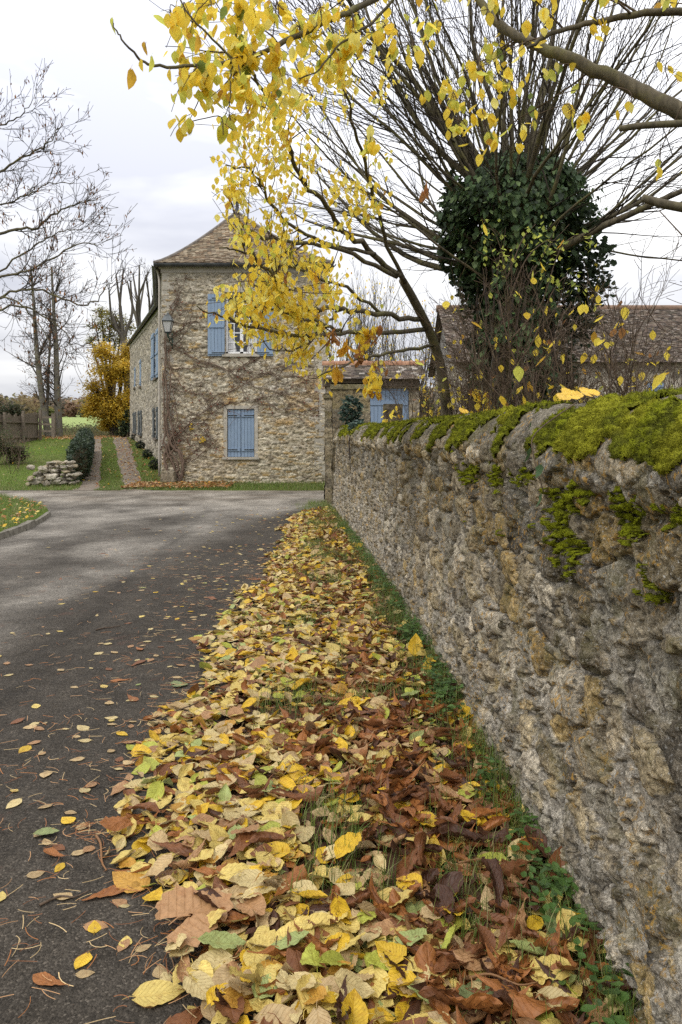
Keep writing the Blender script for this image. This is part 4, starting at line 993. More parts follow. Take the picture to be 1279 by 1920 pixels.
for (f_, s_) in ((SL[0], 0), (SL[0], 1)):
    rd.tube([f_(s_, t_) + [0, 0, .02] for t_ in np.linspace(0, 1, 14)], .05, 7, (.17, .15, .13))
rd.build('ridge_tile', M['clay_tile'], ROOF)
fn = MB(); fn.tube([[*R0, RZ], [*R0, RZ + .28], [*R0, RZ + .62], [*R0, RZ + .78]], [.06, .045, .03, .012], 8, .2)
for z_ in (.30, .5): fn.tube([[*R0, RZ + z_], [*R0, RZ + z_ + .04], [*R0, RZ + z_ + .08]], [.035, .085, .03], 8, .2)
fn.build('finial', M['zinc'], ROOF)
vt = MB(); q_ = SL[0](.53, .42); vt.tube([q_ + [0, -.02, .03], q_ + [0, -.13, .05]], [.07, .06], 8, .05); vt.build('roof_vent', M['clay_tile'], ROOF)
gt = MB()
for (a, b) in ((eF0, eF1), (eF0 + [.0, .0], eB0), (eB0, eC0), (eF1, eB1)):
    n_ = np.linspace(0, 1, 2); th = np.linspace(-.15, PI + .15, 9); d_ = unit(np.array([b[0] - a[0], b[1] - a[1], 0])); sd_ = np.array([d_[1], -d_[0], 0])
    for (r_, s_) in ((.085, 1), (.072, -1)):
        V_ = np.concatenate([np.array([a[0] * (1 - k) + b[0] * k, a[1] * (1 - k) + b[1] * k, 6.83]) + sd_ * (r_ * np.cos(th))[:, None] + np.array([0, 0, -1]) * (r_ * np.sin(th))[:, None] for k in n_])
        gt.add(V_, grid_faces(9, 2))
gt.build('gutter', M['zinc'], HOUSE, True)
dp = MB(); c0 = np.array([F0[0] - .10, F0[1] - .02])
dp.tube(smooth_path([[eF0[0] - .02, eF0[1] + .5, 6.76], [eF0[0] + .02, F0[1] + .3, 6.55], [c0[0] - .03, c0[1] + .1, 6.3], [c0[0] - .02, c0[1] + .06, 5.9], [c0[0] - .02, c0[1] + .06, 3.5], [c0[0] - .02, c0[1] + .06, .25]], 6), .036, 8)
dp.build('downpipe', M['plaster'], HOUSE, True)

def shutter(fr, name, u0, u1, z0, z1, parent, mat, d=.03, boards=5, battens=(.12, .5, .88), label=None, th=.035, hinge_side=None):
    m = MB(); w_ = (u1 - u0) / boards
    for k in range(boards):
        fr.box(m, u0 + k * w_ + .004, u0 + (k + 1) * w_ - .004, z0, z1, d, d + th + .003 * (k % 2))
    for b in battens:
        zc = z0 + (z1 - z0) * b; fr.box(m, u0 + .02, u1 - .02, zc - .045, zc + .045, d + th + .006, d + th + .03)
    o = m.build(name, mat, parent)
    h = MB()
    for b in (battens[0], battens[-1]):
        zc = z0 + (z1 - z0) * b
        if hinge_side == 'L': fr.box(h, u0 - .03, u0 + (u1 - u0) * .75, zc - .014, zc + .014, d + th + .031, d + th + .038)
        elif hinge_side == 'R': fr.box(h, u1 - (u1 - u0) * .75, u1 + .03, zc - .014, zc + .014, d + th + .031, d + th + .038)
    if h.n: h.build('hinge', M['iron'], o)
    if label: o['label'] = label
    return o
# upper front window: casement with two leaves of eight panes, curtains, a lintel and a sill
wb = MB(); a, b, e, f = UPW
reveals(wb, ff, UPW, .22, .5); WIN = wb.build('window', M['trim_stone'], HOUSE)
fm = MB(); D0, D1 = -.17, -.11
for (u0, u1, z0, z1) in ((a, a + .06, e, f), (b - .06, b, e, f), (a, b, e, e + .07), (a, b, f - .06, f), ((a + b) / 2 - .05, (a + b) / 2 + .05, e, f)): ff.box(fm, u0, u1, z0 + .001, z1 - .001, D0, D1)
for sd_ in (0, 1):
    u0 = a + .06 if sd_ == 0 else (a + b) / 2 + .05; u1 = (a + b) / 2 - .05 if sd_ == 0 else b - .06
    ff.box(fm, (u0 + u1) / 2 - .014, (u0 + u1) / 2 + .014, e + .07, f - .06, D0 + .012, D1 - .012)
    for k in range(1, 6): zc = e + .07 + (f - .13 - e) * k / 6; ff.box(fm, u0, u1, zc - .014, zc + .014, D0 + .014, D1 - .014)
fm.build('frame', M['white_paint'], WIN)
gl = MB(); ff.box(gl, a + .02, b - .02, e + .02, f - .02, D0 + .02, D0 + .026); gl.build('pane', M['pane_glass'], WIN)
cu = MB()
for sd_ in (0, 1):
    zs = np.linspace(e + .08, e + .75, 8); us = np.linspace(0, 1, 12); VV_ = []
    for z_ in zs:
        w_ = .05 + .20 * ss(e + .75, e + .1, z_) ; base_u = a + .07 if sd_ == 0 else b - .07 - w_
        VV_.append(ff.w(base_u + us * w_, np.full(12, z_), D0 + .034 + .006 * np.sin(us * 20)))
    cu.add(np.concatenate(VV_), grid_faces(12, 8))
cu.build('curtain', M['curtain'], WIN)
sm = MB(); ff.box(sm, a - .10, b + .10, e - .10, e - .005, -.2, .10); sm.build('sill', M['trim_stone'], WIN)
sm = MB(); ff.box(sm, a - .06, b + .06, f + .004, f + .16, -.2, .035); sm.build('lintel', M['trim_stone'], WIN)
shutter(ff, 'shutter', 1.41, 1.94, 4.00, 5.93, WIN, M['blue_paint'], .05, 5, (.05, .48, .93), 'open blue shutter left of the upper front window', .035, 'R')
shutter(ff, 'shutter', 2.95, 3.46, 4.00, 5.93, WIN, M['blue_paint'], .05, 5, (.05, .48, .93), 'open blue shutter right of the upper window, half hidden by yellow leaves', .035, 'L')
# lower front window: closed shutters in a stone surround
a, b, e, f = LOW
sm = MB(); ff.box(sm, a - .11, a, e, f, -.2, .03); ff.box(sm, b, b + .11, e, f, -.2, .03); ff.box(sm, a - .11, b + .11, f + .003, f + .11, -.2, .032)
W2 = sm.build('window', M['trim_stone'], HOUSE); W2['label'] = 'ground floor window closed by two blue shutters in a pale stone surround'
sm = MB(); ff.box(sm, a - .15, b + .15, e - .07, e - .003, -.2, .08); sm.build('sill', M['trim_stone'], W2)
bk = MB(); ff.box(bk, a, b, e, f, -.16, -.12); bk.build('pane', M['room_shade'], W2)  # near-black panel, its colour stands in for the unlit room behind
md_ = (a + b) / 2
shutter(ff, 'shutter', a + .01, md_ - .006, e + .01, f - .01, W2, M['blue_paint'], -.05, 4, (.15, .87), None, .035, 'L')
shutter(ff, 'shutter', md_ + .006, b - .01, e + .01, f - .01, W2, M['blue_paint'], -.05, 4, (.15, .87), None, .035, 'R')
# flank windows
for i_, (s0, s1, e, f) in enumerate(SIDE):
    hole = (fl2.L - s1, fl2.L - s0, e, f); a, b = hole[0], hole[1]
    sm = MB(); reveals(sm, fl2, hole, .22, .5); wo_ = sm.build('window', M['trim_stone'], HOUSE)
    bk = MB(); fl2.box(bk, a, b, e, f, -.20, -.16); bk.build('pane', M['pane_glass'], wo_)
    sm = MB(); fl2.box(sm, a - .1, b + .1, e - .10, e - .004, -.2, .12); sm.build('sill', M['old_wood'], wo_)
    if i_ == 0:
        shutter(fl2, 'shutter', a - .9, a - .02, e - .05, f, wo_, M['blue_paint'], .06, 4, (.08, .5, .92), None, .05)
        shutter(fl2, 'shutter', b + .02, b + .9, e - .05, f, wo_, M['blue_paint'], .06, 4, (.08, .5, .92), None, .05)
    elif i_ in (1, 2):
        md_ = (a + b) / 2
        shutter(fl2, 'shutter', a, md_ - .01, e, f, wo_, M['blue_paint'], .0, 3, (.1, .9), None, .05); shutter(fl2, 'shutter', md_ + .01, b, e, f, wo_, M['blue_paint'], .0, 3, (.1, .9), None, .05)
    else:
        shutter(fl2, 'shutter', a - .42, a - .02, e - .05, f, wo_, M['grey_paint'], .05, 3, (.1, .9), None, .05); shutter(fl2, 'shutter', b + .02, b + .42, e - .05, f, wo_, M['grey_paint'], .05, 3, (.1, .9), None, .05)

# ------------------------------------------------------------------ wall lantern at the corner
lc = P(314, 606, 24.25); LAN = thing('wall_lantern', 'grey street lantern on a green bracket at the house corner', 'lantern', lc)
lx, ly, lz = lc; s_ = 1.0
def frus(m, z0, z1, a0, a1, col=None):
    Q = [(-a0, -a0, z0), (a0, -a0, z0), (a0, a0, z0), (-a0, a0, z0), (-a1, -a1, z1), (a1, -a1, z1), (a1, a1, z1), (-a1, a1, z1)]
    m.hexa(np.array(Q) + lc, col)
m = MB(); frus(m, -.30, .07, .095, .165); m.build('lamp_glass', M['lamp_glass'], LAN)
m = MB()
for sx_ in (-1, 1):
    for sy_ in (-1, 1): m.tube([lc + [sx_ * .097, sy_ * .097, -.30], lc + [sx_ * .168, sy_ * .168, .07]], .012, 6)
frus(m, -.335, -.302, .105, .105); frus(m, .07, .10, .19, .19); m.build('frame', M['iron'], LAN)
m = MB(); frus(m, .102, .27, .185, .115); frus(m, .272, .32, .10, .095); frus(m, .322, .345, .05, .03); m.tube([lc + [0, 0, .345], lc + [0, 0, .40]], [.05, .03], 8); m.build('hood', M['grey_paint'], LAN)
m = MB(); m.tube(smooth_path([lc + [0, 0, -.34], lc + [0, 0, -.44], lc + [.03, .12, -.52], lc + [.06, .36, -.50], lc + [.06, .52, -.46]], 5), .022, 7)
m.tube([lc + [.06, .50, -.30], lc + [.06, .50, -.86]], .03, 6); m.tube(smooth_path([lc + [.06, .50, -.80], lc + [.05, .34, -.72], lc + [.03, .16, -.62], lc + [.02, .08, -.50]], 5), .015, 6)
m.tube([lc + [0, 0, -.345], lc + [0, 0, -.40]], [.07, .02], 8); m.build('bracket', M['green_iron'], LAN, True); LAN.scale = (.84, .84, .84); LAN.location.y += .09

# ------------------------------------------------------------------ guard stone, clipped shrubs
def boulder(m, c, r, seed, col, sub=3):
    rr = np.random.default_rng(seed); th = np.linspace(0, 2 * PI, 13)[:-1]; ph = np.linspace(-PI / 2, PI / 2, 9)
    PH, TH = np.meshgrid(ph, th, indexing='ij'); d = np.stack([np.cos(PH) * np.cos(TH), np.cos(PH) * np.sin(TH), np.sin(PH)], -1).reshape(-1, 3)
    k = np.ones(len(d))
    for _ in range(13):
        n_ = unit(rr.normal(0, 1, 3)); h = rr.uniform(.48, .9); dt = d @ n_; k = np.where(dt * k > h, h / np.maximum(dt, 1e-3), k)
    V_ = d * k[:, None] * np.asarray(r) * (1 + .03 * rr.normal(0, 1, (len(d), 1))) + np.asarray(c)
    i = np.arange(8)[:, None] * 12; j = np.arange(12)[None]
    m.add(V_, np.stack([i + j, i + (j + 1) % 12, i + 12 + (j + 1) % 12, i + 12 + j], -1).reshape(-1, 4), np.asarray(col) * rr.uniform(.85, 1.15))
m = MB(); cx_, cy_ = -5.30, 24.45
m.hexa([(cx_ - .24, cy_ - .2, -.1), (cx_ + .24, cy_ - .2, -.1), (cx_ + .22, cy_ + .22, -.1), (cx_ - .22, cy_ + .22, -.1), (cx_ - .2, cy_ - .16, .42), (cx_ + .17, cy_ - .17, .39), (cx_ + .17, cy_ + .17, .42), (cx_ - .17, cy_ + .17, .45)], (.24, .21, .16))
o = m.build('guard_stone', M['pier_stone'], None, loc=(cx_, cy_, 0)); tag(o, 'squat pale guard stone at the foot of the house corner', 'guard stone')
def leaf_blob(LVS, c, r, n, size, cols, tm, flatten=1., jitter=.18, shell=.55):
    d = rng.normal(0, 1, (n, 3)); d /= np.linalg.norm(d, axis=1, keepdims=True); rad = rng.random((n, 1)) ** .33; rad = shell + (1 - shell) * rad
    pp = np.asarray(c) + d * rad * np.asarray(r) * (1 + jitter * rng.normal(0, 1, (n, 1)))
    LVS.add(tm, pp, frames(rng.random(n) * 6.28, rng.normal(.5, .6, n), rng.random(n) * 6.28), rng.uniform(.7, 1.3, n) * size, np.array(cols)[rng.integers(0, len(cols), n)] * rng.uniform(.7, 1.3, (n, 1)))
tm_s = leaf_tmpl('oval', 3, 2, .6, .8, .2, .02, 3, 0)
for k_, (px_, py_, Y_, lab) in enumerate(((291, 868, 29.5, 'small dark clipped shrub nearest the road in the row along the house flank'), (277, 853, 34., 'small dark clipped shrub, second from the road along the house flank'), (264, 842, 38.5, 'small dark clipped shrub, third from the road along the house flank'), (254, 832, 44., 'tiny dark clipped shrub farthest from the road along the house flank'))):
    c = P(px_, py_, Y_); c[2] = float(T(c[0], c[1])) + .20; th_ = thing('clipped_shrub', lab, 'shrub', (c[0], c[1], c[2] - .2), 'clipped shrubs along the house flank')
    LV = Leaves(); leaf_blob(LV, c, (.24, .24, .22), 700, .06, [(.012, .02, .010), (.02, .03, .012), (.008, .012, .007)], tm_s, 1, .08, .3); LV.build('foliage', M['ivy_leaf'], th_)
    m = MB(); m.tube([[c[0], c[1], c[2] - .22], [c[0], c[1], c[2] + .05]], .03, 6); m.build('stem', M['bark_dark'], th_)

# ------------------------------------------------------------------ bare creeper on the house front
CRP = thing('creeper', 'leafless brown creeper with twisted stems climbing the house front', 'creeper', (-5.3, 24.7, 0))
cs = MB(); ct = MB(); cl = Leaves()
def wp(px_, py_, d=.07): u = (px_ - 306) / 60.08; return ff.w(u, EYE + (HY - py_) / 60.08, d)
def wob(pts, n=5, a=.03):
    q = smooth_path(pts, n); q = q + rng.normal(0, a, q.shape) * np.array([1, .25, 1]); return q
STEM = [([(338, 905), (345, 880), (340, 855), (325, 835), (315, 800), (316, 760), (312, 700), (314, 640), (318, 590)], .055), ([(330, 903), (318, 885), (310, 860), (316, 835), (326, 810), (318, 770), (322, 720), (320, 660)], .05),
        ([(342, 904), (334, 885), (322, 862), (312, 838), (311, 800), (309, 740), (310, 680), (312, 610)], .045), ([(334, 905), (343, 888), (346, 868), (338, 845), (328, 820), (334, 780), (326, 730)], .04),
        ([(326, 900), (336, 880), (330, 858), (318, 842), (322, 815), (310, 775)], .04), ([(320, 895), (312, 870), (320, 850), (330, 836), (318, 812)], .035)]
tips = []
for pts, r in STEM:
    q = wob([wp(a, b, .09 + .06 * rng.random()) for a, b in pts], 5, .018); cs.tube(q, np.linspace(r, r * .3, len(q)), 6)
    for p_ in q[len(q) // 3:]: tips.append(p_)
LONG = [[(322, 830), (350, 800), (380, 775), (402, 760), (440, 755), (480, 750), (520, 742), (560, 738), (600, 735)], [(330, 815), (360, 800), (385, 790), (395, 765)], [(345, 868), (370, 857), (385, 845), (395, 832), (388, 812)], [(345, 868), (360, 850), (380, 835), (384, 815)],
        [(318, 690), (350, 690), (400, 690), (450, 695), (500, 700), (545, 705), (590, 715)], [(316, 640), (345, 660), (380, 680), (420, 690), (470, 720), (520, 735), (575, 760)], [(314, 610), (330, 570), (345, 540), (352, 515)], [(316, 640), (350, 610), (390, 590)], [(320, 580), (335, 545), (330, 515)],
        [(400, 760), (430, 735), (470, 715), (520, 690), (560, 680)], [(480, 750), (520, 765), (560, 775), (605, 780)], [(318, 720), (345, 735), (375, 740), (395, 765), (398, 790)], [(316, 660), (345, 630), (360, 600), (365, 560)], [(445, 695), (470, 680), (482, 672)], [(520, 742), (550, 725), (600, 705)]]
for pts in LONG:
    q = wob([wp(a, b, .06) for a, b in pts], 5, .022); cs.tube(q, np.linspace(.016, .006, len(q)), 5); tips += list(q) * 2
tips = np.array(tips)
for k_ in range(360):
    p_ = tips[rng.integers(0, len(tips))].copy(); a_ = rng.normal(.5, 1.1) if rng.random() < .6 else rng.random() * 2 * PI; L = rng.uniform(.25, 1.0); n_ = 7; pts = [p_]
    if p_[0] < -5.1 and p_[2] > 1.5: a_ = rng.normal(.3, .9)
    for j in range(n_):
        a_ += rng.normal(0, .45); q = pts[-1] + np.array([math.cos(a_), 0, math.sin(a_)]) * L / n_
        q[0] = np.clip(q[0], -5.6, -.7); q[2] = np.clip(q[2], .6, 6.4); q[1] = 24.8 - .05 - .03 * rng.random(); pts.append(q)
    ct.tube(pts, np.linspace(.0080, .0035, n_ + 1), 4)
    if rng.random() < .4:
        n3 = rng.integers(1, 4); pp = np.array(pts)[rng.integers(2, n_, n3)] + [0, -.03, 0]
        red = p_[0] < -4.0
        cl.add(tm_s, pp, frames(rng.random(n3) * 6.28, rng.normal(1.3, .4, n3), rng.random(n3) * .4), rng.uniform(.04, .08, n3), np.array([(.16, .045, .03), (.10, .035, .025), (.22, .07, .03), (.12, .06, .03)])[rng.integers(0, 4, n3)])
for (px_, py_, n3) in ((383, 826, 14), (358, 800, 6), (386, 590, 16)):
    pp = np.stack([wp(px_ + rng.normal(0, 4), py_ + rng.normal(0, 4), .07) for _ in range(n3)])
    cl.add(tm_s, pp, frames(rng.random(n3) * 6.28, rng.normal(1.3, .4, n3), rng.random(n3) * .4), rng.uniform(.07, .12, n3), np.array([(.55, .38, .04), (.45, .16, .05)])[rng.integers(0, 2, n3) if py_ < 600 else np.zeros(n3, int)])
cs.build('stem', M['vine'], CRP, True); ct.build('branches', M['vine'], CRP, True); cl.build('leaves', M['far_leaf'], CRP)

# ------------------------------------------------------------------ gate piers, gateway with blue door, barn
PP_ = [(.26, .22, .15), (.20, .175, .125), (.30, .26, .185), (.16, .14, .105), (.24, .20, .12)]
def pier(name, label, x0, x1, y0, y1, z1, sy, seed, capz):
    th_ = thing(name, label, 'gate pier', ((x0 + x1) / 2, (y0 + y1) / 2, 0)); Vp, Fp, Cp, k = [], [], [], 0
    for (a, b) in (((x0, y0), (x1, y0)), ((x1, y0), (x1, y1)), ((x1, y1), (x0, y1)), ((x0, y1), (x0, y0))):
        f_ = Fr(a, b); v_, f4, c_ = stone_wall(f_, -.01, f_.L + .01, -.1, z1, .03, [], seed, .8, sy, .7, .0, PP_, (.22, .2, .15), 1.); Vp.append(v_); Fp.append(f4 + k); Cp.append(c_); k += len(v_)
    mesh('shaft', np.concatenate(Vp), np.concatenate(Fp), M['pier_stone'], th_, np.concatenate(Cp), smooth=True)
    m = MB(); e_ = .05
    n_ = 14; us = np.linspace(x0 - e_, x1 + e_, n_); vs = np.linspace(y0 - e_, y1 + e_, n_); U, V_ = np.meshgrid(us, vs)
    zt = z1 + capz + .03 * (fbm(U * 5, V_ * 5, 3, seed) - .5); m.add(np.stack([U, V_, zt], -1).reshape(-1, 3), grid_faces(n_, n_), (.2, .18, .11))
    m.box((x0 - e_, y0 - e_, z1 - .02), (x1 + e_, y1 + e_, z1 + capz - .022), (.2, .18, .11)); m.build('cap_stone', M['pier_stone'], th_)
    return th_
pier('gate_pier', 'tall weathered stone gate pier with flat mossy cap at the wall end', float(wallX(15.7)) - .03, .56, 15.6, 16.2, 2.48, .42, 31, .10)
pier('gate_pier', 'slim dark gate pier of stacked stone blocks beside the house edge', -.35, .12, 17.9, 18.5, 2.40, .46, 33, .09)
GH = thing('gateway', 'low tiled gateway with blue plank door between house and barn', 'gateway', (.7, 21.4, 0))
gf = Fr((-.40, 21.3), (2.1, 21.3)); ge = Fr((2.1, 21.3), (2.1, 22.7)); gw = Fr((-.40, 22.7), (-.40, 21.3)); gb = Fr((2.1, 22.7), (-.4, 22.7))
Vp, Fp, Cp, k = [], [], [], 0
DO = (1.08, 2.22, 0., 2.80)
for f_, ho in ((gf, [DO]), (ge, []), (gw, []), (gb, [])):
    v_, f4, c_ = stone_wall(f_, 0, f_.L, -.1, 3.0, .05, ho, 41, .3, .12, .5, .012, PP_, (.42, .38, .31), .8); Vp.append(v_); Fp.append(f4 + k); Cp.append(c_); k += len(v_)
mesh('wall', np.concatenate(Vp), np.concatenate(Fp), M['house_wall'], GH, np.concatenate(Cp), smooth=True)
m = MB(); nb = 11; w_ = (DO[1] - DO[0]) / nb
for k in range(nb): gf.box(m, DO[0] + k * w_ + .004, DO[0] + (k + 1) * w_ - .004, .03, DO[3] - .04 + .06 * math.sin(PI * (k + .5) / nb), -.10, -.06 + .006 * (k % 2))
gf.box(m, DO[0] + .02, DO[1] - .02, 2.35, 2.47, -.058, -.03); gf.box(m, DO[0] + .02, DO[1] - .02, .4, .52, -.058, -.03); m.build('door', M['blue_paint'], GH)
m = MB(); gf.box(m, -.1, 2.45, 2.86, 3.04, -.2, .10); m.build('beam', M['old_wood'], GH)
def sl2(x0, x1, ya, za, yb, zb): return lambda s, t_: np.array([x0 * (1 - s) + x1 * s, ya * (1 - t_) + yb * t_, za * (1 - t_) + zb * t_])
m = MB(); A_, B_ = sl2(-.50, 2.25, 20.95, 3.02, 22.0, 3.50), sl2(-.50, 2.25, 23.05, 3.02, 22.0, 3.50)
tiles(m, A_, None, 10, .15, TILED + [(.38, .34, .29)], 61, .024, .03); tiles(m, B_, None, 7, .3, TILED, 62, .024)
RF = m.build('roof', M['clay_tile'], GH); m = MB()
for f_ in (A_, B_): m.add([f_(0, 0), f_(1, 0), f_(1, 1), f_(0, 1)], np.array([[0, 1, 2, 3]]))
m.build('roof_deck', M['old_wood'], RF)
m = MB()
for k in range(9):
    x0 = -.52 + k * .31; th = np.linspace(0, PI, 9)
    V_ = np.concatenate([np.stack([np.full(9, xx), 22.0 + r_ * np.cos(th), 3.47 + r_ * np.sin(th) * 1.1], -1) for xx, r_ in ((x0, .11), (x0 + .27, .12), (x0 + .275, .135), (x0 + .33, .135))]); m.add(V_, grid_faces(9, 4))
m.build('ridge_tile', M['terracotta'], RF, True)

BARN = thing('barn', 'long low barn with mossy brown tile roof behind the pollard', 'barn', (9, 26, 0))
bf_ = Fr((3.7, 25.3), (16.5, 25.3)); BW = (6.05, 6.6, 2.55, 3.2)
Vp, Fp, Cp, k = [], [], [], 0
bs = [(bf_, .07, [BW]), (Fr((16.5, 25.3), (16.5, 31.3)), .3, []), (Fr((16.5, 31.3), (3.7, 31.3)), .3, []), (Fr((3.7, 31.3), (3.7, 25.3)), .12, [])]
for f_, st, ho in bs:
    v_, f4, c_ = stone_wall(f_, 0, f_.L, -.1, 3.95, st, ho, 51, .3, .14, .5, .012, FP, (.48, .45, .40), .8); Vp.append(v_); Fp.append(f4 + k); Cp.append(c_); k += len(v_)
g3 = np.array([[3.7, 25.3, 3.9], [3.7, 31.3, 3.9], [3.7, 28.3, 6.0]]); Vp.append(g3); Fp_t = np.array([[0, 2, 1]]) + k; Cp.append(np.full((3, 3), .34)); k += 3
g4 = g3 + [12.8, 0, 0]; Vp.append(g4); Fp_t2 = np.array([[0, 1, 2]]) + k; Cp.append(np.full((3, 3), .34))
mesh('wall', np.concatenate(Vp), [np.concatenate(Fp), np.concatenate([Fp_t, Fp_t2])], M['house_wall'], BARN, np.concatenate(Cp), smooth=False)
m = MB(); A_, B_ = sl2(3.45, 16.7, 24.95, 3.82, 28.3, 6.05), sl2(3.45, 16.7, 31.65, 3.82, 28.3, 6.05)
tiles(m, A_, None, 40, .13, TILED, 71, .03, .02); tiles(m, B_, None, 14, .8, TILED, 72, .03)
RF = m.build('roof', M['clay_tile'], BARN); m = MB()
for f_ in (A_, B_): m.add([f_(0, 0), f_(1, 0), f_(1, 1), f_(0, 1)], np.array([[0, 1, 2, 3]]))
m.build('roof_deck', M['old_wood'], RF)
m = MB(); m.tube([[3.4, 28.3, 6.03], [16.7, 28.3, 6.03]], .13, 10, (.2, .13, .09)); m.build('ridge_tile', M['clay_tile'], RF, True)
m = MB(); bf_.box(m, BW[0] - .08, BW[0], BW[2], BW[3], -.2, .02); bf_.box(m, BW[1], BW[1] + .08, BW[2], BW[3], -.2, .02); wo_ = m.build('window', M['trim_stone'], BARN)
shutter(bf_, 'shutter', BW[0], BW[1], BW[2], BW[3], wo_, M['blue_paint'], -.05, 4, (.15, .85))
# low ruined wall stub before the blue door
gsf = Fr((1.05, 19.6), (1.52, 19.6)); v_, f4, c_ = stone_wall(gsf, 0, .47, -.1, 2.32, .04, [], 57, .3, .13, 1., .0, [(.10, .085, .06), (.14, .12, .085), (.07, .06, .045)], (.09, .08, .06), 1.)
th_ = thing('wall_stub', 'dark stub of rubble wall standing before the blue gateway door', 'wall', (1.35, 19.6, 0)); o = mesh('stone_face', v_, f4, M['pier_stone'], th_, c_, smooth=True)
m = MB(); m.box((1.05, 19.61, -.1), (1.52, 19.95, 2.31), (.2, .17, .12)); m.build('core', M['pier_stone'], th_)

# ------------------------------------------------------------------ dry stone stub, loose stones, hedge, fence
ds = thing('dry_stone_wall', 'crumbled end of a low dry stone wall on the lawn', 'wall', (-8.0, 24.2, 0)); m = MB(); mo_ = MB()
SC = [(.40, .37, .31), (.33, .30, .25), (.46, .43, .37), (.27, .25, .21), (.38, .33, .24)]
for row in range(6):
    z_ = .09 + row * .118; x_ = -9.35 + .15 * rng.random() + .05 * row; xe = -8.22 + .08 * rng.random()
    while x_ < xe:
        w_ = rng.uniform(.14, .40)
        for yy in (24.05, 24.4): boulder(m, (x_ + w_ / 2, yy + rng.normal(0, .03), z_ + float(T(x_, yy))), (w_ * .56, .2, rng.uniform(.062, .088)), int(rng.integers(0, 1e6)), SC[rng.integers(0, 5)])
        x_ += w_ * .95
m.build('stones', M['trim_stone_v'] if 'trim_stone_v' in M else M['house_wall'], ds)
spots = [(66, 905, .17, 'pale boulder at the bottom front of the stone heap'), (88, 907, .13, 'squat grey stone at the foot of the heap, right of the pale boulder'), (95, 894, .17, 'long ochre stone lying slanted in the stone heap'), (70, 890, .13, 'rounded buff stone in the middle of the heap'),
         (58, 897, .12, 'small grey stone at the outer end of the heap'), (82, 880, .14, 'flat grey stone high on the slumped heap'), (60, 876, .12, 'pale flat stone on top of the slumped end'), (104, 902, .12, 'buff stone leaning on the wall foot beside the heap'), (76, 899, .10, 'small buff stone wedged under the slanted one'), (55, 908, .10, 'smallest stone lying apart in the grass by the heap')]
for k_, (px_, py_, r_, lab) in enumerate(spots):
    Yk = 23.6 - .12 * (k_ % 3); c = P(px_, py_, Yk); c[2] = max(c[2], r_ * .55); m = MB(); boulder(m, c, (r_ * 1.35, r_ * 1.1, r_ * .8), 300 + k_, SC[k_ % 5]); o = m.build('loose_stone', M['house_wall'], None, loc=c); tag(o, lab, 'stone', 'stones slumped from the dry wall')
# long ivy-grown wall between lawn and track
IV = [(.018, .034, .016), (.028, .05, .022), (.014, .024, .014), (.045, .065, .035)]
IVL = [(.022, .042, .016), (.036, .06, .024), (.016, .03, .014), (.06, .085, .04), (.028, .05, .02)]
hd = thing('ivy_hedge', 'low rounded hedge of dark ivy between the lawn and the track', 'hedge', (-9, 29, 0)); LV = Leaves(); cr = MB()
tm_i = leaf_tmpl('ivy', 5, 4, .4, .5, .1, .02, 2, 0, 0)
for k_ in range(9):
    f_ = k_ / 8; Yk = 25.6 + 10.5 * f_; xk = np.interp(Yk, [22.5, 48], (-7.5, -15.2)); zk = float(T(xk, Yk)); hh_ = 1.35 - .2 * f_
    leaf_blob(LV, (xk, Yk, zk + hh_ * .5), (.27, .95, hh_ * .54), 1300, .085, [(.028, .048, .024), (.04, .065, .03), (.02, .034, .018), (.06, .08, .04)], tm_i, 1, .07, .72)
    boulder(cr, (xk, Yk, zk + hh_ * .45), (.24, .85, hh_ * .46), 40 + k_, (.10, .09, .06))
LV.build('foliage', M['ivy_leaf'], hd); cr.build('stone_core', M['house_wall'], hd)
# weathered board fence and field gate
fe = thing('board_fence', 'weathered grey board fence at the far side of the lawn', 'fence', (-18, 44, 0)); m = MB(); n_ = 0
fa, fb_ = np.array([-15.2, 34.5]), np.array([-16.7, 43.5]); ln = np.linalg.norm(fb_ - fa); fF = Fr(fa, fb_); x_ = 0.
fa = np.array([-17.6, 36.5]); fb_ = np.array([-17.0, 44.5]); fF = Fr(fa, fb_)
while x_ < fF.L:
    w_ = rng.uniform(.13, .19); gz = float(T(*(fF.o + fF.u * x_)[:2])); h_ = 1.55 + rng.normal(0, .06); fF.box(m, x_, x_ + w_, gz - .05, gz + h_, -.01, .015 + .01 * rng.random()); x_ += w_ + .012
m.build('boards', M['old_wood'], fe); m = MB()
for z_ in (.4, 1.2): fF.box(m, 0, fF.L, .95 + z_, 1.05 + z_, .03, .09)
m.build('rail', M['old_wood'], fe)
for k_ in range(5):
    m = MB(); u_ = fF.L * k_ / 4; gz = float(T(*(fF.o + fF.u * u_)[:2])); fF.box(m, u_ - .07, u_ + .07, gz - .1, gz + 1.7, .095, .23); m.build('post', M['old_wood'], fe)
gt_ = thing('field_gate', 'dark post and rail barrier before the field beyond the lawn', 'gate', (-17.5, 46, 0))
for px_ in (66, 101):
    m = MB(); c = P(px_, 800, 46.2); gz = float(T(c[0], c[1])); m.box((c[0] - .10, c[1] - .1, gz - .1), (c[0] + .10, c[1] + .1, gz + 1.45), .3); m.build('post', M['old_wood'], gt_)
for k_, z_ in enumerate((.35, .75, 1.15)):
    m = MB(); a, b = P(66, 800, 46.2), P(101, 800, 46.2); gz = float(T(a[0], a[1])); m.box((a[0] + .1, a[1] - .04, gz + z_), (b[0] - .1, b[1] + .04, gz + z_ + .11), .3); m.build('rail', M['old_wood'], gt_)
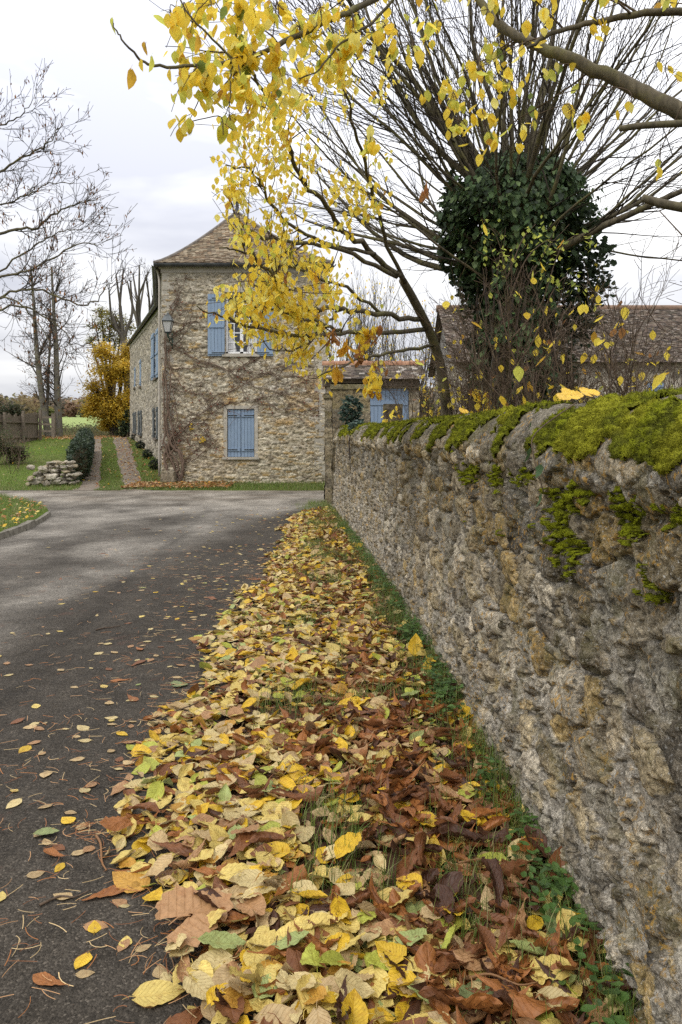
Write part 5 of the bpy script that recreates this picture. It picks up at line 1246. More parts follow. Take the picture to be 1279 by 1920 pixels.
# ------------------------------------------------------------------ trees
UP = np.array([0, 0, 1.])
class Tree:
    def __init__(s): s.big = MB(); s.small = MB(); s.nodes = []
    def tube(s, pts, R, lev, k=None):
        (s.big if lev == 0 else s.small).tube(pts, R, k or (8 if lev == 0 else (5 if R[0] > .012 else 3)), cap=(lev == 0))
def rot_about(d, ang, az):
    a = unit(np.cross(d, UP if abs(d[2]) < .9 else np.array([1., 0, 0]))); b = np.cross(d, a)
    return unit(d * math.cos(ang) + (a * math.cos(az) + b * math.sin(az)) * math.sin(ang))
def twig(tr, p, d, L, r, lev, o):
    """a wandering shoot with side shoots; o: dict of per-level lists"""
    if 'lim' in o and lev > 0:
        e_ = np.asarray(p, float) + unit(d) * L
        if CX + e_[0] * F / max(e_[1], .5) < o['lim'](HY + (EYE - e_[2]) * F / max(e_[1], .5)): return None
    n = max(4, int(L / o['seg'])); n = min(n, 16); pts = [np.asarray(p, float)]; d = unit(d); dirs = [d]
    for i in range(n):
        d = unit(d + rng.normal(0, o['wander'], 3) + UP * o['up'][min(lev, len(o['up']) - 1)] / n); q_ = pts[-1] + d * L / n
        if q_[2] < 1.95 and 0 < q_[1] < 16.2 and q_[0] > -.4: q_[0] = max(q_[0], float(wallX(q_[1])) + .56)
        pts.append(q_); dirs.append(d)
    pts = np.array(pts); R = r * (1 - .82 * np.linspace(0, 1, n + 1)); R = np.maximum(R, o.get('rmin', .002))
    tr.tube(pts, R, lev)
    kids(tr, pts, dirs, R, L, lev, o)
    return pts
def kids(tr, pts, dirs, R, L, lev, o, t0=None):
    n = len(pts) - 1
    if lev < o['levels']:
        m = rng.poisson(o['dens'][lev] * L); m = min(m, 60)
        for c in range(m):
            ta_ = o['t0'] if t0 is None else t0; t_ = ta_ + (o.get('t1', 1.) - ta_) * rng.random(); i = min(n - 1, int(t_ * n)); q = pts[i] + (pts[i + 1] - pts[i]) * (t_ * n - i)
            dd = rot_about(dirs[i], rng.normal(o['ang'], .22), rng.random() * 2 * PI)
            twig(tr, q, dd, L * o['ratio'][lev] * (1.15 - .6 * t_) * rng.uniform(.5, 1.3) if o.get('abs') is None else o['abs'][lev] * rng.uniform(.4, 1.3) * (1.25 - .65 * t_ if lev == 0 else 1), max(R[i] * .5, o.get('rmin', .002)) if R[i] * .5 < o['rcap'][lev] else o['rcap'][lev], lev + 1, o)
    if lev >= o.get('leaflev', 1):
        for i in range(1, n + 1): tr.nodes.append((pts[i], dirs[i], lev))
def bough(tr, pix, r0, r1, o, lev=0, sm=5, t0=.15, wob_=.01, k=None):
    q = smooth_path([P(*a) for a in pix], sm); q = q + rng.normal(0, wob_, q.shape); L = np.linalg.norm(np.diff(q, axis=0), axis=1).sum(); R = np.linspace(r0, r1, len(q))
    tr.tube(q, R, 0, k); dirs = np.gradient(q, axis=0); dirs = [unit(v) for v in dirs]
    kids(tr, q, dirs, R, L, lev, o, t0); return q
def hang_leaves(LV, nodes, n, tms, s0, s1, cols, spread=.03, hangmean=1.2):
    idx = rng.integers(0, len(nodes), n); pp = np.array([nodes[i][0] for i in idx]) + rng.normal(0, spread, (n, 3)) - np.array([0, 0, .03])
    yaw = rng.random(n) * 2 * PI
    # tip hangs down: tilt about the horizontal axis across the leaf
    tilt = np.clip(rng.normal(hangmean, .45, n), -.3, 2.); tdir = yaw + PI / 2
    cn = pickc(cols[0], cols[1], n); col = np.array([TC[c] for c in cn]) * rng.uniform(.85, 1.12, (n, 1)); b = rng.integers(0, len(tms), n); R_ = frames(yaw, tilt, tdir); sz = rng.uniform(s0, s1, n)
    for v in range(len(tms)):
        m_ = b == v; LV.add(tms[v], pp[m_], R_[m_], sz[m_], col[m_], .06)
TC = {'yellow': (.93, .68, .05), 'lemon': (.93, .81, .17), 'gold': (.88, .60, .03), 'lime': (.62, .62, .07), 'amber': (.58, .30, .02), 'rust': (.30, .12, .03), 'brown': (.16, .07, .03), 'green': (.16, .22, .035), 'ygreen': (.36, .42, .05)}
LT = [leaf_tmpl(['lime', 'oval', 'lime'][i % 3], 6, 4, rng.normal(.4, .4), rng.normal(.5, .7), abs(rng.normal(.1, .15)), .03, 100 + i, .3, .03) for i in range(9)]
def finish(tr, th_, bark_big, bark_small, LV=None, lmat='tree_leaf', nb='branches', nl='foliage'):
    tr.big.build('trunk', M[bark_big], th_, True)
    if tr.small.n: tr.small.build(nb, M[bark_small], th_, True)
    if LV is not None and LV.n: LV.build(nl, M[lmat], th_)

# --- the young lime whose yellow branches arch over the wall towards the house
LO = dict(levels=2, seg=.10, wander=.10, up=[.15, .1, -.15], dens=[5.5, 6., 0], t0=.15, ang=.75, ratio=[.22, .42], rcap=[.008, .004], rmin=.0018, leaflev=1, abs=[.60, .22], t1=.88, lim=lambda b: np.interp(b, [60, 150, 250, 330, 420, 470, 545, 560, 600, 640, 700, 730], [280, 350, 390, 400, 395, 385, 385, 355, 375, 440, 560, 590]))
lime = thing('lime_tree', 'young tree with arching branches of bright yellow leaves behind the wall', 'tree', (1.06, 8.3, 0)); tr = Tree()
q0 = P(838, 770, 8.3); base = np.array([q0[0], 8.3, -.1])
tr.big.tube(smooth_path([base, base + [0, 0, 1.], P(838, 790, 8.3), P(835, 740, 8.2), P(825, 680, 8.1), P(805, 620, 7.9), P(775, 560, 7.6), P(755, 525, 7.4)], 5), np.linspace(.068, .038, 36), 9)
ARCH = [([(760, 530, 7.4), (700, 475, 7.0), (645, 430, 6.6), (610, 385, 6.3), (560, 325, 5.9), (530, 250, 5.5), (495, 175, 5.1), (462, 120, 4.8), (440, 65, 4.6)], .028, .005),
        ([(790, 600, 7.8), (720, 590, 7.2), (640, 580, 6.6), (577, 579, 6.1), (540, 564, 5.8), (522, 531, 5.5), (488, 492, 5.2), (450, 472, 5.0), (412, 462, 4.9)], .026, .004),
        ([(800, 620, 7.9), (720, 625, 7.2), (640, 622, 6.4), (552, 628, 5.8), (491, 616, 5.4), (425, 597, 5.1), (368, 576, 4.9)], .024, .004),
        ([(745, 520, 7.3), (640, 468, 6.6), (552, 452, 6.0), (491, 445, 5.6), (449, 416, 5.4), (425, 360, 5.2)], .022, .004),
        ([(815, 650, 8.0), (740, 660, 7.3), (680, 672, 6.7), (630, 692, 6.3), (585, 712, 6.1)], .018, .004),
        ([(760, 530, 7.4), (720, 440, 6.9), (690, 330, 6.3), (660, 220, 5.7), (640, 120, 5.2), (610, 30, 4.9)], .020, .005),
        ([(700, 475, 7.0), (620, 460, 6.5), (545, 420, 6.0), (500, 370, 5.6), (470, 320, 5.3), (425, 310, 5.1)], .018, .004),
        ([(720, 590, 7.2), (650, 540, 6.7), (590, 520, 6.2), (540, 500, 5.9), (500, 520, 5.6), (470, 540, 5.4)], .016, .004),
        ([(640, 622, 6.4), (590, 600, 6.0), (540, 590, 5.7), (480, 570, 5.4), (440, 555, 5.2), (420, 560, 5.1)], .014, .003),
        ([(640, 580, 6.6), (600, 620, 6.3), (560, 650, 6.0), (520, 655, 5.8), (490, 640, 5.6)], .012, .003)]
for pts, a, b in ARCH: bough(tr, pts, a, b, LO, 0, 5, .28 if len(pts) > 5 else .3)
LV = Leaves(); nd_ = [n for n in tr.nodes if n[0][1] < 7.0]; nl_ = nd_
YL = (['yellow', 'lemon', 'gold', 'lime', 'amber'], [.50, .24, .13, .09, .04])
def pxs(p): return CX + p[0] * F / p[1], HY + (EYE - p[2]) * F / p[1]
wts = []
for n in nd_:
    a, b = pxs(n[0]); d_ = 1.
    if a > 660: d_ = .8
    elif 395 < a < 570 and 370 < b < 520: d_ = .4
    elif a > 600: d_ = 1.
    if a < 432 and 440 < b < 660: d_ *= .3
    if a < np.interp(b, [60, 150, 250, 330, 420, 470, 545, 560, 600, 640, 700, 730], [300, 365, 400, 410, 405, 400, 400, 362, 385, 450, 570, 600]): d_ = 0.
    wts.append(d_)
sel = rng.choice(len(nd_), 8000, p=np.array(wts) / sum(wts)); hang_leaves(LV, [nd_[i] for i in sel], 3300, LT, .034, .058, YL, .035)
bare = [n for n in tr.nodes if n[0][1] >= 6.6]
if bare: hang_leaves(LV, bare, 130, LT, .05, .085, (['yellow', 'gold', 'amber', 'rust'], [.5, .25, .15, .1]), .03)
# brown dead horse-chestnut fans caught in the twigs
NT_ = [leaf_tmpl('chestnut', 8, 4, 1.2, 2.5, .2, .05, 50 + i, .1, .02) for i in range(3)]
for (a, b, Y_, s_, cs_) in ((648, 645, 5.9, .17, 'amber'), (625, 622, 5.8, .13, 'rust'), (672, 655, 6.0, .13, 'rust'), (632, 690, 5.6, .12, 'amber'), (700, 625, 6.2, .10, 'rust'), (530, 510, 5.5, .08, 'rust'), (798, 352, 5.2, .10, 'rust'), (545, 245, 5.2, .06, 'amber')):
    c = P(a, b, Y_)
    for k in range(6):
        n1_ = 1; yw = rng.random() * 6.28; LV.add(NT_[k % 3], (c + rng.normal(0, .02, 3) + [0, 0, -.04])[None], frames(np.array([yw]), np.array([rng.normal(1.1, .3)]), np.array([yw + PI / 2])), [s_ * rng.uniform(.7, 1.2)], [np.array(TC[cs_]) * rng.uniform(.7, 1.3)])
finish(tr, lime, 'bark_olive', 'bark_twig', LV)

# --- the big tree at the right, outside the picture, whose boughs cross the top
BO = dict(levels=2, seg=.09, wander=.10, up=[0, -.3, -.5], dens=[4.2, 6., 0], t0=.1, ang=.8, ratio=[.2, .4], rcap=[.007, .0035], rmin=.0016, leaflev=1, abs=[.50, .22], lim=lambda b: 300.)
bt = thing('overhanging_tree', 'tree beyond the wall sending thick smooth boughs with yellow leaves across the top', 'tree', (3.6, 4.2, 0)); tr = Tree()
tr.big.tube(smooth_path([[3.6, 4.2, -.1], [3.58, 4.2, 1.2], [3.5, 4.1, 2.4], [3.3, 4.0, 3.2], [3.2, 4.0, 4.5], [3.0, 4.1, 6.]], 5), np.linspace(.17, .07, 26), 10)
bough(tr, [(1830, 330, 4.0), (1600, 320, 3.8), (1420, 285, 3.65), (1262, 205, 3.7), (1180, 160, 3.8), (1100, 122, 3.9), (1030, 92, 4.0), (960, 62, 4.1), (915, 20, 4.2), (860, -60, 4.3), (790, -150, 4.3)], .050, .014, BO, 0, 5, .45, .004, 10)
bough(tr, [(1830, 150, 4.2), (1600, 60, 4.0), (1400, 25, 3.8), (1265, 22, 3.7), (1140, 36, 3.7), (1050, 58, 3.7), (990, 85, 3.7)], .030, .008, BO, 0, 5, .4, .005)
bough(tr, [(1700, -200, 4.2), (1300, -260, 4.2), (1000, -160, 4.2), (800, -50, 4.1), (700, 0, 4.0), (640, 28, 3.9), (560, 65, 3.8), (500, 95, 3.7), (440, 115, 3.6), (380, 122, 3.5), (300, 124, 3.45), (265, 112, 3.4), (230, 75, 3.35), (212, 45, 3.35)], .022, .0026, dict(BO, dens=[4., 5., 0], abs=[.34, .15], t1=.84), 0, 5, .5, .003)
bough(tr, [(440, 115, 3.6), (400, 72, 3.55), (350, 22, 3.5), (320, -40, 3.5)], .006, .003, BO, 0, 5, .2, .003)
bough(tr, [(440, 115, 3.6), (433, 150, 3.6), (432, 190, 3.58), (425, 215, 3.58)], .004, .002, BO, 0, 4, .3, .003)
bough(tr, [(700, 0, 4.0), (640, -20, 3.9), (560, -30, 3.8), (480, -20, 3.7), (400, -40, 3.6)], .010, .003, BO, 0, 5, .1, .004)
bough(tr, [(760, -30, 4.0), (700, 40, 4.0), (640, 80, 3.95), (600, 130, 3.9), (560, 150, 3.9)], .009, .003, BO, 0, 5, .2, .004)
for (pts, r) in (([(1900, 210, 4.1), (1600, 225, 3.9), (1400, 228, 3.75), (1262, 232, 3.6), (1200, 236, 3.6), (1163, 241, 3.6)], .016), ([(1900, 480, 4.1), (1600, 440, 3.9), (1400, 410, 3.75), (1262, 386, 3.6), (1225, 377, 3.6), (1205, 371, 3.6)], .021)):
    q = smooth_path([P(*a) for a in pts], 5); tr.big.tube(q, np.linspace(r * 1.3, r * .85, len(q)), 9)
LV = Leaves(); TL = ([n for n in tr.nodes])
wts = []
for n in TL:
    a, b = pxs(n[0]); wts.append(.0 if a < 330 else (1. if (a < 720 and b < 260) else (.30 if b < 330 else .1)))
sel = rng.choice(len(TL), 3000, p=np.array(wts) / sum(wts)); hang_leaves(LV, [TL[i] for i in sel], 1050, LT, .042, .068, (['yellow', 'lime', 'gold', 'lemon', 'green', 'amber'], [.44, .24, .13, .12, .03, .04]), .02, 1.25)
CL = [(430, 228, 3.6, 9, .11), (462, 210, 3.6, 7, .10), (415, 240, 3.55, 4, .11), (690, 265, 3.8, 9, .10), (860, 235, 3.9, 13, .10), (905, 225, 3.9, 9, .09), (880, 200, 3.9, 7, .09), (1068, 215, 3.8, 11, .09), (1085, 190, 3.8, 5, .09), (945, 160, 4., 10, .08), (960, 170, 4., 6, .08), (900, 120, 4, 8, .08), (850, 190, 4, 5, .08), (520, 20, 3.7, 16, .10), (600, 25, 3.8, 18, .10), (660, 40, 3.9, 16, .10), (560, 60, 3.8, 16, .10), (720, 60, 3.9, 14, .10), (770, 90, 3.9, 14, .09), (1030, 30, 3.7, 10, .09), (1130, 40, 3.7, 10, .08), (1180, 190, 3.7, 5, .08), (820, 60, 4, 10, .09), (320, 30, 3.5, 5, .11), (345, 25, 3.5, 5, .11), (395, 20, 3.55, 6, .10), (1240, 300, 3.7, 5, .07), (1250, 140, 3.7, 6, .08)]
for (a, b, Y_, n_, s_) in CL:
    nn_ = [(P(a + rng.normal(0, 16), b + rng.normal(0, 12), Y_ + rng.normal(0, .06)), UP, 2) for _ in range(n_)]
    c = P(a, b, Y_); j = int(np.argmin([np.linalg.norm(n[0] - c) for n in TL])); q = TL[j][0]
    tr.small.tube(smooth_path([q, (q + c) / 2 + [0, 0, .03], c + [0, 0, .05], c + [.01, 0, -.03]], 4), .0025, 4)
    for (p_, _, _) in nn_: tr.small.tube([c + [0, 0, .03], p_ + [0, 0, .01]], .0012, 3)
    hang_leaves(LV, nn_, n_, LT, s_ * .52, s_ * .82, (['yellow', 'lime', 'gold', 'lemon'], [.5, .25, .12, .13]), .006, 1.25)
for (a, b, s_) in ((212, 50, .085), (247, 148, .10), (272, 92, .07), (285, 120, .08), (340, 98, .08), (362, 112, .06), (372, 82, .09), (265, 122, .06), (318, 142, .06), (338, 138, .05)):
    c = P(a, b, 3.36); yw = rng.choice([.2, 2.9]) + rng.normal(0, .3); LV.add(LT[0], c[None], frames(np.array([yw]), np.array([1.35]), np.array([yw + PI / 2])), [s_ * .85], [np.array(TC[rng.choice(['lime', 'yellow', 'amber'])])]); tr.small.tube([P(a + rng.normal(0, 4), b - 14, 3.37), c], .0012, 3)
finish(tr, bt, 'bark_olive', 'bark_twig', LV)

# --- pollard willow-like stump with its head of shoots, and the ivy that wraps it
pc = P(965, 380, 8.0); pol = thing('pollard_tree', 'old pollard with a fan of long bare shoots above an ivy clad trunk', 'tree', (pc[0], 8.0, 0)); tr = Tree()
tr.big.tube(smooth_path([[pc[0] - .02, 8, -.1], [pc[0], 8, 1.], [pc[0] - .05, 8, 2.2], [pc[0] - .02, 8, 3.2], [pc[0], 8, 3.8], [pc[0], 8, 4.1]], 5), np.array(list(np.linspace(.34, .27, 16)) + list(np.linspace(.29, .40, 10))), 14)
PO = dict(levels=2, seg=.22, wander=.085, up=[.5, .25, .1], dens=[3.4, 2.4, 0], t0=.10, ang=.48, ratio=[.36, .45], rcap=[.009, .005], rmin=.0026, leaflev=9)
for i in range(92):
    az = rng.random() * 2 * PI; pol_a = math.radians(min(88, abs(rng.normal(34, 24)) + 3)); 
    if i < 36: az = rng.choice([PI, PI, 0]) + rng.normal(0, .6); pol_a = math.radians(rng.choice([rng.uniform(30, 60), rng.uniform(55, 88)], p=[.7, .3]))
    d = np.array([math.sin(pol_a) * math.cos(az), math.sin(pol_a) * math.sin(az), math.cos(pol_a)]); p = np.array([pc[0], 8, 3.75]) + np.array([d[0] * .34, d[1] * .34, .22 * d[2] - .25 * rng.random() - (.55 * rng.random() if pol_a > 1. else 0)])
    L = rng.uniform(2.2, 4.8) * (1 - .16 * pol_a); twig(tr, p, d, L, rng.choice([.014, .018, .022, .030, .040], p=[.28, .28, .24, .13, .07]), 0, PO)
LV = Leaves(); nn_ = [(P(rng.uniform(560, 1270), rng.uniform(260, 720), 8 + rng.normal(0, .6)), UP, 2) for _ in range(10)]
finish(tr, pol, 'bark_olive', 'bark_dark')
ivy = thing('ivy', 'dense dark green ivy wrapping the pollard trunk', 'ivy', (pc[0], 7.8, 0)); LV = Leaves(); tv = [leaf_tmpl('ivy', 6, 4, rng.normal(.3, .3), rng.normal(.4, .3), .1, .03, 70 + i, .3, 0) for i in range(5)]
OUT = [(312, 900, 1030), (340, 868, 1062), (380, 838, 1086), (430, 842, 1086), (480, 858, 1076), (520, 868, 1056), (560, 888, 1044), (620, 896, 1042), (700, 890, 1050), (790, 884, 1060), (850, 885, 1060)]
oy_, ol, orr_ = zip(*OUT); n_ = 19000; pyv = rng.uniform(312, 850, n_); xl = np.interp(pyv, oy_, ol); xr = np.interp(pyv, oy_, orr_); zz = EYE + (HY - pyv) * 8 / F
cxp = (xl + xr) / 2; rad = (xr - xl) / 2 * 8 / F; az = rng.random(n_) * 2 * PI; lump_ = .45 + 1.05 * fbm(np.cos(az) * 1.6 + 5, zz * 2.6 + np.sin(az) * 1.6, 4, 5); rr = rad * (lump_ + .10 * rng.normal(0, 1, n_)) * (.72 + .28 * rng.random(n_) ** .4)
pp = np.stack([(cxp - CX) * 8 / F + rr * np.cos(az), 8 + rr * np.sin(az), zz + rng.normal(0, .02, n_)], -1)
keep = fbm(np.cos(az) * 2.5 + 9, zz * 4 + np.sin(az) * 2.5, 3, 9) < np.where(pyv > 470, .58, .66); pp = pp[keep]; az = az[keep]; n_ = len(pp)
# leaves face outward and hang: blade normal points away from the trunk
yaw = az + rng.normal(0, .6, n_); tl_ = np.clip(rng.normal(1.05, .35, n_), 0, 1.7); cols_ = np.array(IVL)[rng.integers(0, 5, n_)] * rng.uniform(.5, 1.9, (n_, 1)) * np.array([1.35, 1.4, 1.05]); b = rng.integers(0, 5, n_); R_ = frames(yaw, tl_, yaw + PI / 2); sz = rng.uniform(.035, .085, n_)
for v in range(5): LV.add(tv[v], pp[b == v], R_[b == v], sz[b == v], cols_[b == v], .05)
for (c, r, n2) in ((P(1105, 520, 8.1), (.22, .25, .28), 420), (P(1085, 590, 8.1), (.20, .2, .30), 380), (P(835, 470, 8.), (.06, .15, .16), 110), (P(1060, 700, 8.), (.12, .2, .25), 260), (P(1120, 470, 8.2), (.16, .2, .12), 120)) + tuple((P(a_, b_, 8 + rng.normal(0, .15)), (rng.uniform(.07, .16), .15, rng.uniform(.08, .2)), int(rng.integers(40, 110))) for a_, b_ in ((845, 372), (835, 410), (850, 505), (872, 545), (905, 318), (960, 300), (1000, 306), (1048, 330), (1078, 362), (1100, 410), (1092, 450), (1075, 480), (880, 585), (1065, 560), (895, 640), (1062, 640), (930, 296), (1030, 300), (868, 340))):
    leaf_blob(LV, c, r, n2, .065, IVL, tv[0], 1, .2, .2)
LV.build('leaves', M['ivy_leaf'], ivy); m = MB()
for k in range(26):
    a = rng.random() * 2 * PI; pts = [[pc[0] + (.36 + .05 * rng.random()) * math.cos(a + .25 * math.sin(z_ * 2 + k)), 8 + .38 * math.sin(a + .25 * math.sin(z_ * 2 + k)), z_] for z_ in np.linspace(0, 3.9, 12)]; m.tube(pts, np.linspace(.02, .008, 12), 5)
m.build('stem', M['bark_dark'], ivy, True)

# --- saplings and shrubs on the garden side of the wall
SO = dict(levels=2, seg=.12, wander=.12, up=[.3, .15, 0], dens=[8., 7., 0], t0=.15, ang=.62, ratio=[.34, .45], rcap=[.006, .0035], rmin=.0018, leaflev=1)
def sapling(name, lab, cat, px_, Y_, stems, h, r, nl, cols, barkn='bark_twig', ls=(.045, .08), group=None, spread=.35, tms=LT, o=SO):
    x0 = (px_ - CX) * Y_ / F; th_ = thing(name, lab, cat, (x0, Y_, 0), group); tr = Tree()
    for k in range(stems):
        a = rng.random() * 2 * PI; d = unit(np.array([spread * math.cos(a), spread * math.sin(a) * .6, 1.])); twig(tr, (x0 + .10 * math.cos(a) * (stems > 1), Y_ + .10 * math.sin(a), -.05), d, h * rng.uniform(.7, 1.1), r * rng.uniform(.6, 1.1), 0, o)
    LV = Leaves()
    hi = [n for n in tr.nodes if n[0][2] > 1.3]
    if nl and hi: hang_leaves(LV, hi, nl, tms, ls[0], ls[1], cols, .02, .9)
    finish(tr, th_, barkn, 'bark_twig', LV); return th_
YS = (['yellow', 'gold', 'amber', 'lime', 'rust'], [.5, .2, .12, .1, .08])
sapling('sapling', 'bare twiggy sapling with few yellow leaves just right of the ivy clad pollard', 'sapling', 1100, 6.6, 5, 2.9, .016, 26, YS)
sapling('sapling', 'multi-stemmed grey sapling in front of the ivy clad trunk', 'sapling', 985, 6.9, 9, 2.7, .014, 40, YS, 'bark_grey', spread=.22)
sapling('sapling', 'forked dark sapling with yellow leaves at the far right above the mossy wall', 'sapling', 1225, 5.2, 3, 2.8, .024, 42, YS, spread=.3)
sapling('sapling', 'thin sapling with leaning stems between the yellow tree and the pollard', 'sapling', 900, 7.2, 7, 2.6, .013, 70, YS, spread=.4)
sapling('sapling', 'spindly sapling with reddish twigs beside the yellow tree stem', 'sapling', 780, 9.6, 8, 2.5, .011, 60, YS, spread=.35)
for (px_, Y_, st_, h_, nl_, lab) in ((700, 10.5, 6, 2.9, 60, 'bushy sapling with thin yellow leaves just right of the gate pier'), (745, 9.2, 6, 3.0, 60, 'bare sapling standing before the blue door, left of the yellow tree stem'), (860, 8.6, 6, 3.1, 60, 'tangled bare sapling just right of the yellow tree stem'), (1045, 7.2, 8, 2.8, 30, 'dense grey-brown sapling at the right edge of the ivy trunk'), (1150, 6.0, 6, 2.8, 40, 'dark arching sapling before the barn roof'), (1195, 7.5, 8, 3.3, 60, 'tall arching sapling before the right end of the barn'), (930, 7.0, 7, 2.7, 40, 'sapling with crossing stems at the left edge of the ivy trunk')):
    x0 = max((px_ - CX) * Y_ / F, float(wallX(Y_)) + .65); sapling('sapling', lab, 'sapling', CX + x0 * F / Y_, Y_, st_, h_, .013, nl_, YS, spread=.45, ls=(.04, .07))
for (px_, Y_, st_, h_, nl_, lab) in ((1175, 4.6, 4, 2.9, 60, 'sturdy forked sapling with large yellow leaves, before the barn window'), (1105, 5.4, 5, 2.8, 55, 'arching twiggy sapling with yellow leaves at the left end of the visible barn roof'), (1255, 4.4, 4, 3.0, 60, 'rightmost thick stemmed sapling with hanging yellow leaves, at the picture edge'), (1140, 8.5, 9, 3.2, 60, 'thicket-like sapling with many dark stems close before the barn')):
    x0 = max((px_ - CX) * Y_ / F, float(wallX(Y_)) + .65); sapling('sapling', lab, 'sapling', CX + x0 * F / Y_, Y_, st_, h_, .020, nl_, YS, spread=.5, ls=(.05, .085), o=dict(SO, dens=[10., 8., 0], wander=.15))
GS = Leaves(); tmg = [leaf_tmpl('oval', 4, 2, .3, .4, .1, .02, 9, .15)]; th_ = thing('leafy_shoot', 'slender shoot with small yellow-green leaves in front of the ivy', 'shoot', (1.35, 6.4, 0)); tr = Tree()
for (pts, n2) in (([(960, 760, 6.4), (955, 640, 6.3), (950, 520, 6.2), (930, 440, 6.1), (905, 425, 6.1)], 30), ([(950, 525, 6.2), (980, 450, 6.2), (1005, 420, 6.2)], 26), ([(952, 570, 6.24), (985, 490, 6.2), (1020, 455, 6.2), (1050, 450, 6.2)], 40), ([(954, 620, 6.29), (960, 500, 6.2), (945, 480, 6.2), (925, 490, 6.2)], 26), ([(955, 640, 6.3), (1000, 590, 6.3), (1020, 560, 6.3), (1050, 470, 6.3), (1085, 440, 6.3), (1110, 455, 6.3)], 40), ([(958, 700, 6.36), (1000, 640, 6.3), (1030, 560, 6.3), (1060, 520, 6.3), (1080, 540, 6.3)], 34)):
    q = smooth_path([P(*a) for a in pts], 6); tr.big.tube(q, np.linspace(.007, .002, len(q)), 5)
    half = q[len(q) // 2:]; hang_leaves(GS, [(v, UP, 2) for v in half], n2, tmg, .03, .052, (['ygreen', 'green', 'lime'], [.6, .25, .15]), .055, .6)
z0 = P(960, 760, 6.4); tr.big.tube([[z0[0], 6.4, 0], z0], .009, 5)
finish(tr, th_, 'bark_twig', 'bark_twig', GS)
# low scrub right behind the wall top, with yellow leaves leaning over it
SB = dict(SO, dens=[9., 6., 0])
for (px_, Y_, nl, lab) in ((1010, 4.2, 14, 'low scrub with broad yellow leaves resting on the mossy wall top'), (1160, 3.7, 22, 'low scrub with big golden leaves at the near end of the mossy wall'), (870, 6.4, 40, 'low scrub with yellow leaves at the foot of the yellow tree behind the wall'), (770, 9., 50, 'reddish bare scrub beside the blue gateway door'), (720, 12.5, 90, 'small yellow-leaved bush against the gate pier')):
    x0 = max((px_ - CX) * Y_ / F, float(wallX(Y_)) + .62); sapling('scrub', lab, 'scrub', CX + x0 * F / Y_, Y_, 9, 2.0 if Y_ < 8 else 2.15, .008, nl, YS, spread=.5, ls=(.06, .11) if Y_ < 5 else (.05, .09), o=SB)
# big yellow maple leaves lying on the wall crest
for (a, b, Y_, s_, yw, lab) in ((1170, 732, 3.3, .10, .4, 'big golden lobed leaf lying on the wall crest'), (1215, 738, 3.1, .085, 2.2, 'golden leaf lying flat on the crest right of the big lobed one'), (1120, 744, 3.4, .09, 1., 'small buff leaf stuck on the moss of the crest'), (795, 742, 5.6, .09, 2., 'yellow leaf lying on the mossy crest below the yellow tree')):
    c = P(a, b, Y_); c[0] = float(wallX(Y_)) + .22; c[2] = 1.745 + s_ * .12; LVx = Leaves(); tmx = leaf_tmpl('maple' if 'lobed' in lab else 'lime', 40 if 'lobed' in lab else 10, 8, .3, .4, .1, .03, 5, .3)
    LVx.add(tmx, c[None], frames(np.array([yw]), np.array([.55]), np.array([.25])), [s_], [np.array((.70, .45, .05))]); o = LVx.build('fallen_leaf', M['fallen_leaf'], None, loc=c); tag(o, lab, 'leaf', 'leaves lying on the wall crest')
# ivy clump hanging over the wall by the gate pier
th_ = thing('ivy', 'small clump of blue-green ivy hanging over the far end of the rubble wall', 'ivy', (float(wallX(12.2)), 12.2, 0)); LV = Leaves()
for (c, r, n2) in ((P(680, 835, 12.2), (.12, .3, .20), 420), (P(683, 860, 12.0), (.08, .2, .14), 160), (P(672, 800, 12.6), (.16, .3, .10), 200), (P(660, 770, 14.6), (.22, .2, .28), 420)):
    c = c.copy(); c[0] = max(c[0], float(wallX(c[1])) - .04) if c[2] < 1.45 else c[0]; leaf_blob(LV, c, r, n2, .075, [(.03, .06, .04), (.05, .085, .055), (.02, .04, .03)], tv[1], 1, .15, .3)
LV.build('leaves', M['ivy_leaf'], th_); m = MB(); m.tube(smooth_path([[float(wallX(12.2)) + .25, 12.3, 1.70], [float(wallX(12.2)) + .05, 12.2, 1.68], [float(wallX(12.2)) - .06, 12.2, 1.5], [float(wallX(12.2)) - .05, 12.1, 1.2]], 4), .012, 5); m.build('stem', M['bark_dark'], th_, True)
th_ = thing('ivy_sprig', 'single small ivy sprig with three leaves trailing below the mossy coping', 'ivy', (float(wallX(2.75)) - .05, 2.75, 1.5)); LV = Leaves(); m = MB()
ptsI = [np.array([float(wallX(2.75)) + .1, 2.9, 1.71]), np.array([float(wallX(2.75)) - .07, 2.8, 1.60]), np.array([float(wallX(2.75)) - .09, 2.75, 1.52]), np.array([float(wallX(2.7)) - .075, 2.68, 1.40])]; m.tube(smooth_path(ptsI, 5), .0025, 5)
for (c, s_, yw) in ((ptsI[2] + [-.02, -.02, 0], .06, 2.6), (ptsI[3] + [-.02, -.03, .07], .05, 3.6), (ptsI[1] + [-.02, 0, .02], .04, 2.9), (ptsI[3] + [-.01, 0, -.03], .05, 3.1)): LV.add(tv[2], c[None], frames(np.array([yw]), np.array([1.1]), np.array([yw + PI / 2])), [s_], [np.array((.04, .085, .025))])
m.build('stem', M['bark_twig'], th_, True); LV.build('leaves', M['ivy_leaf'], th_)

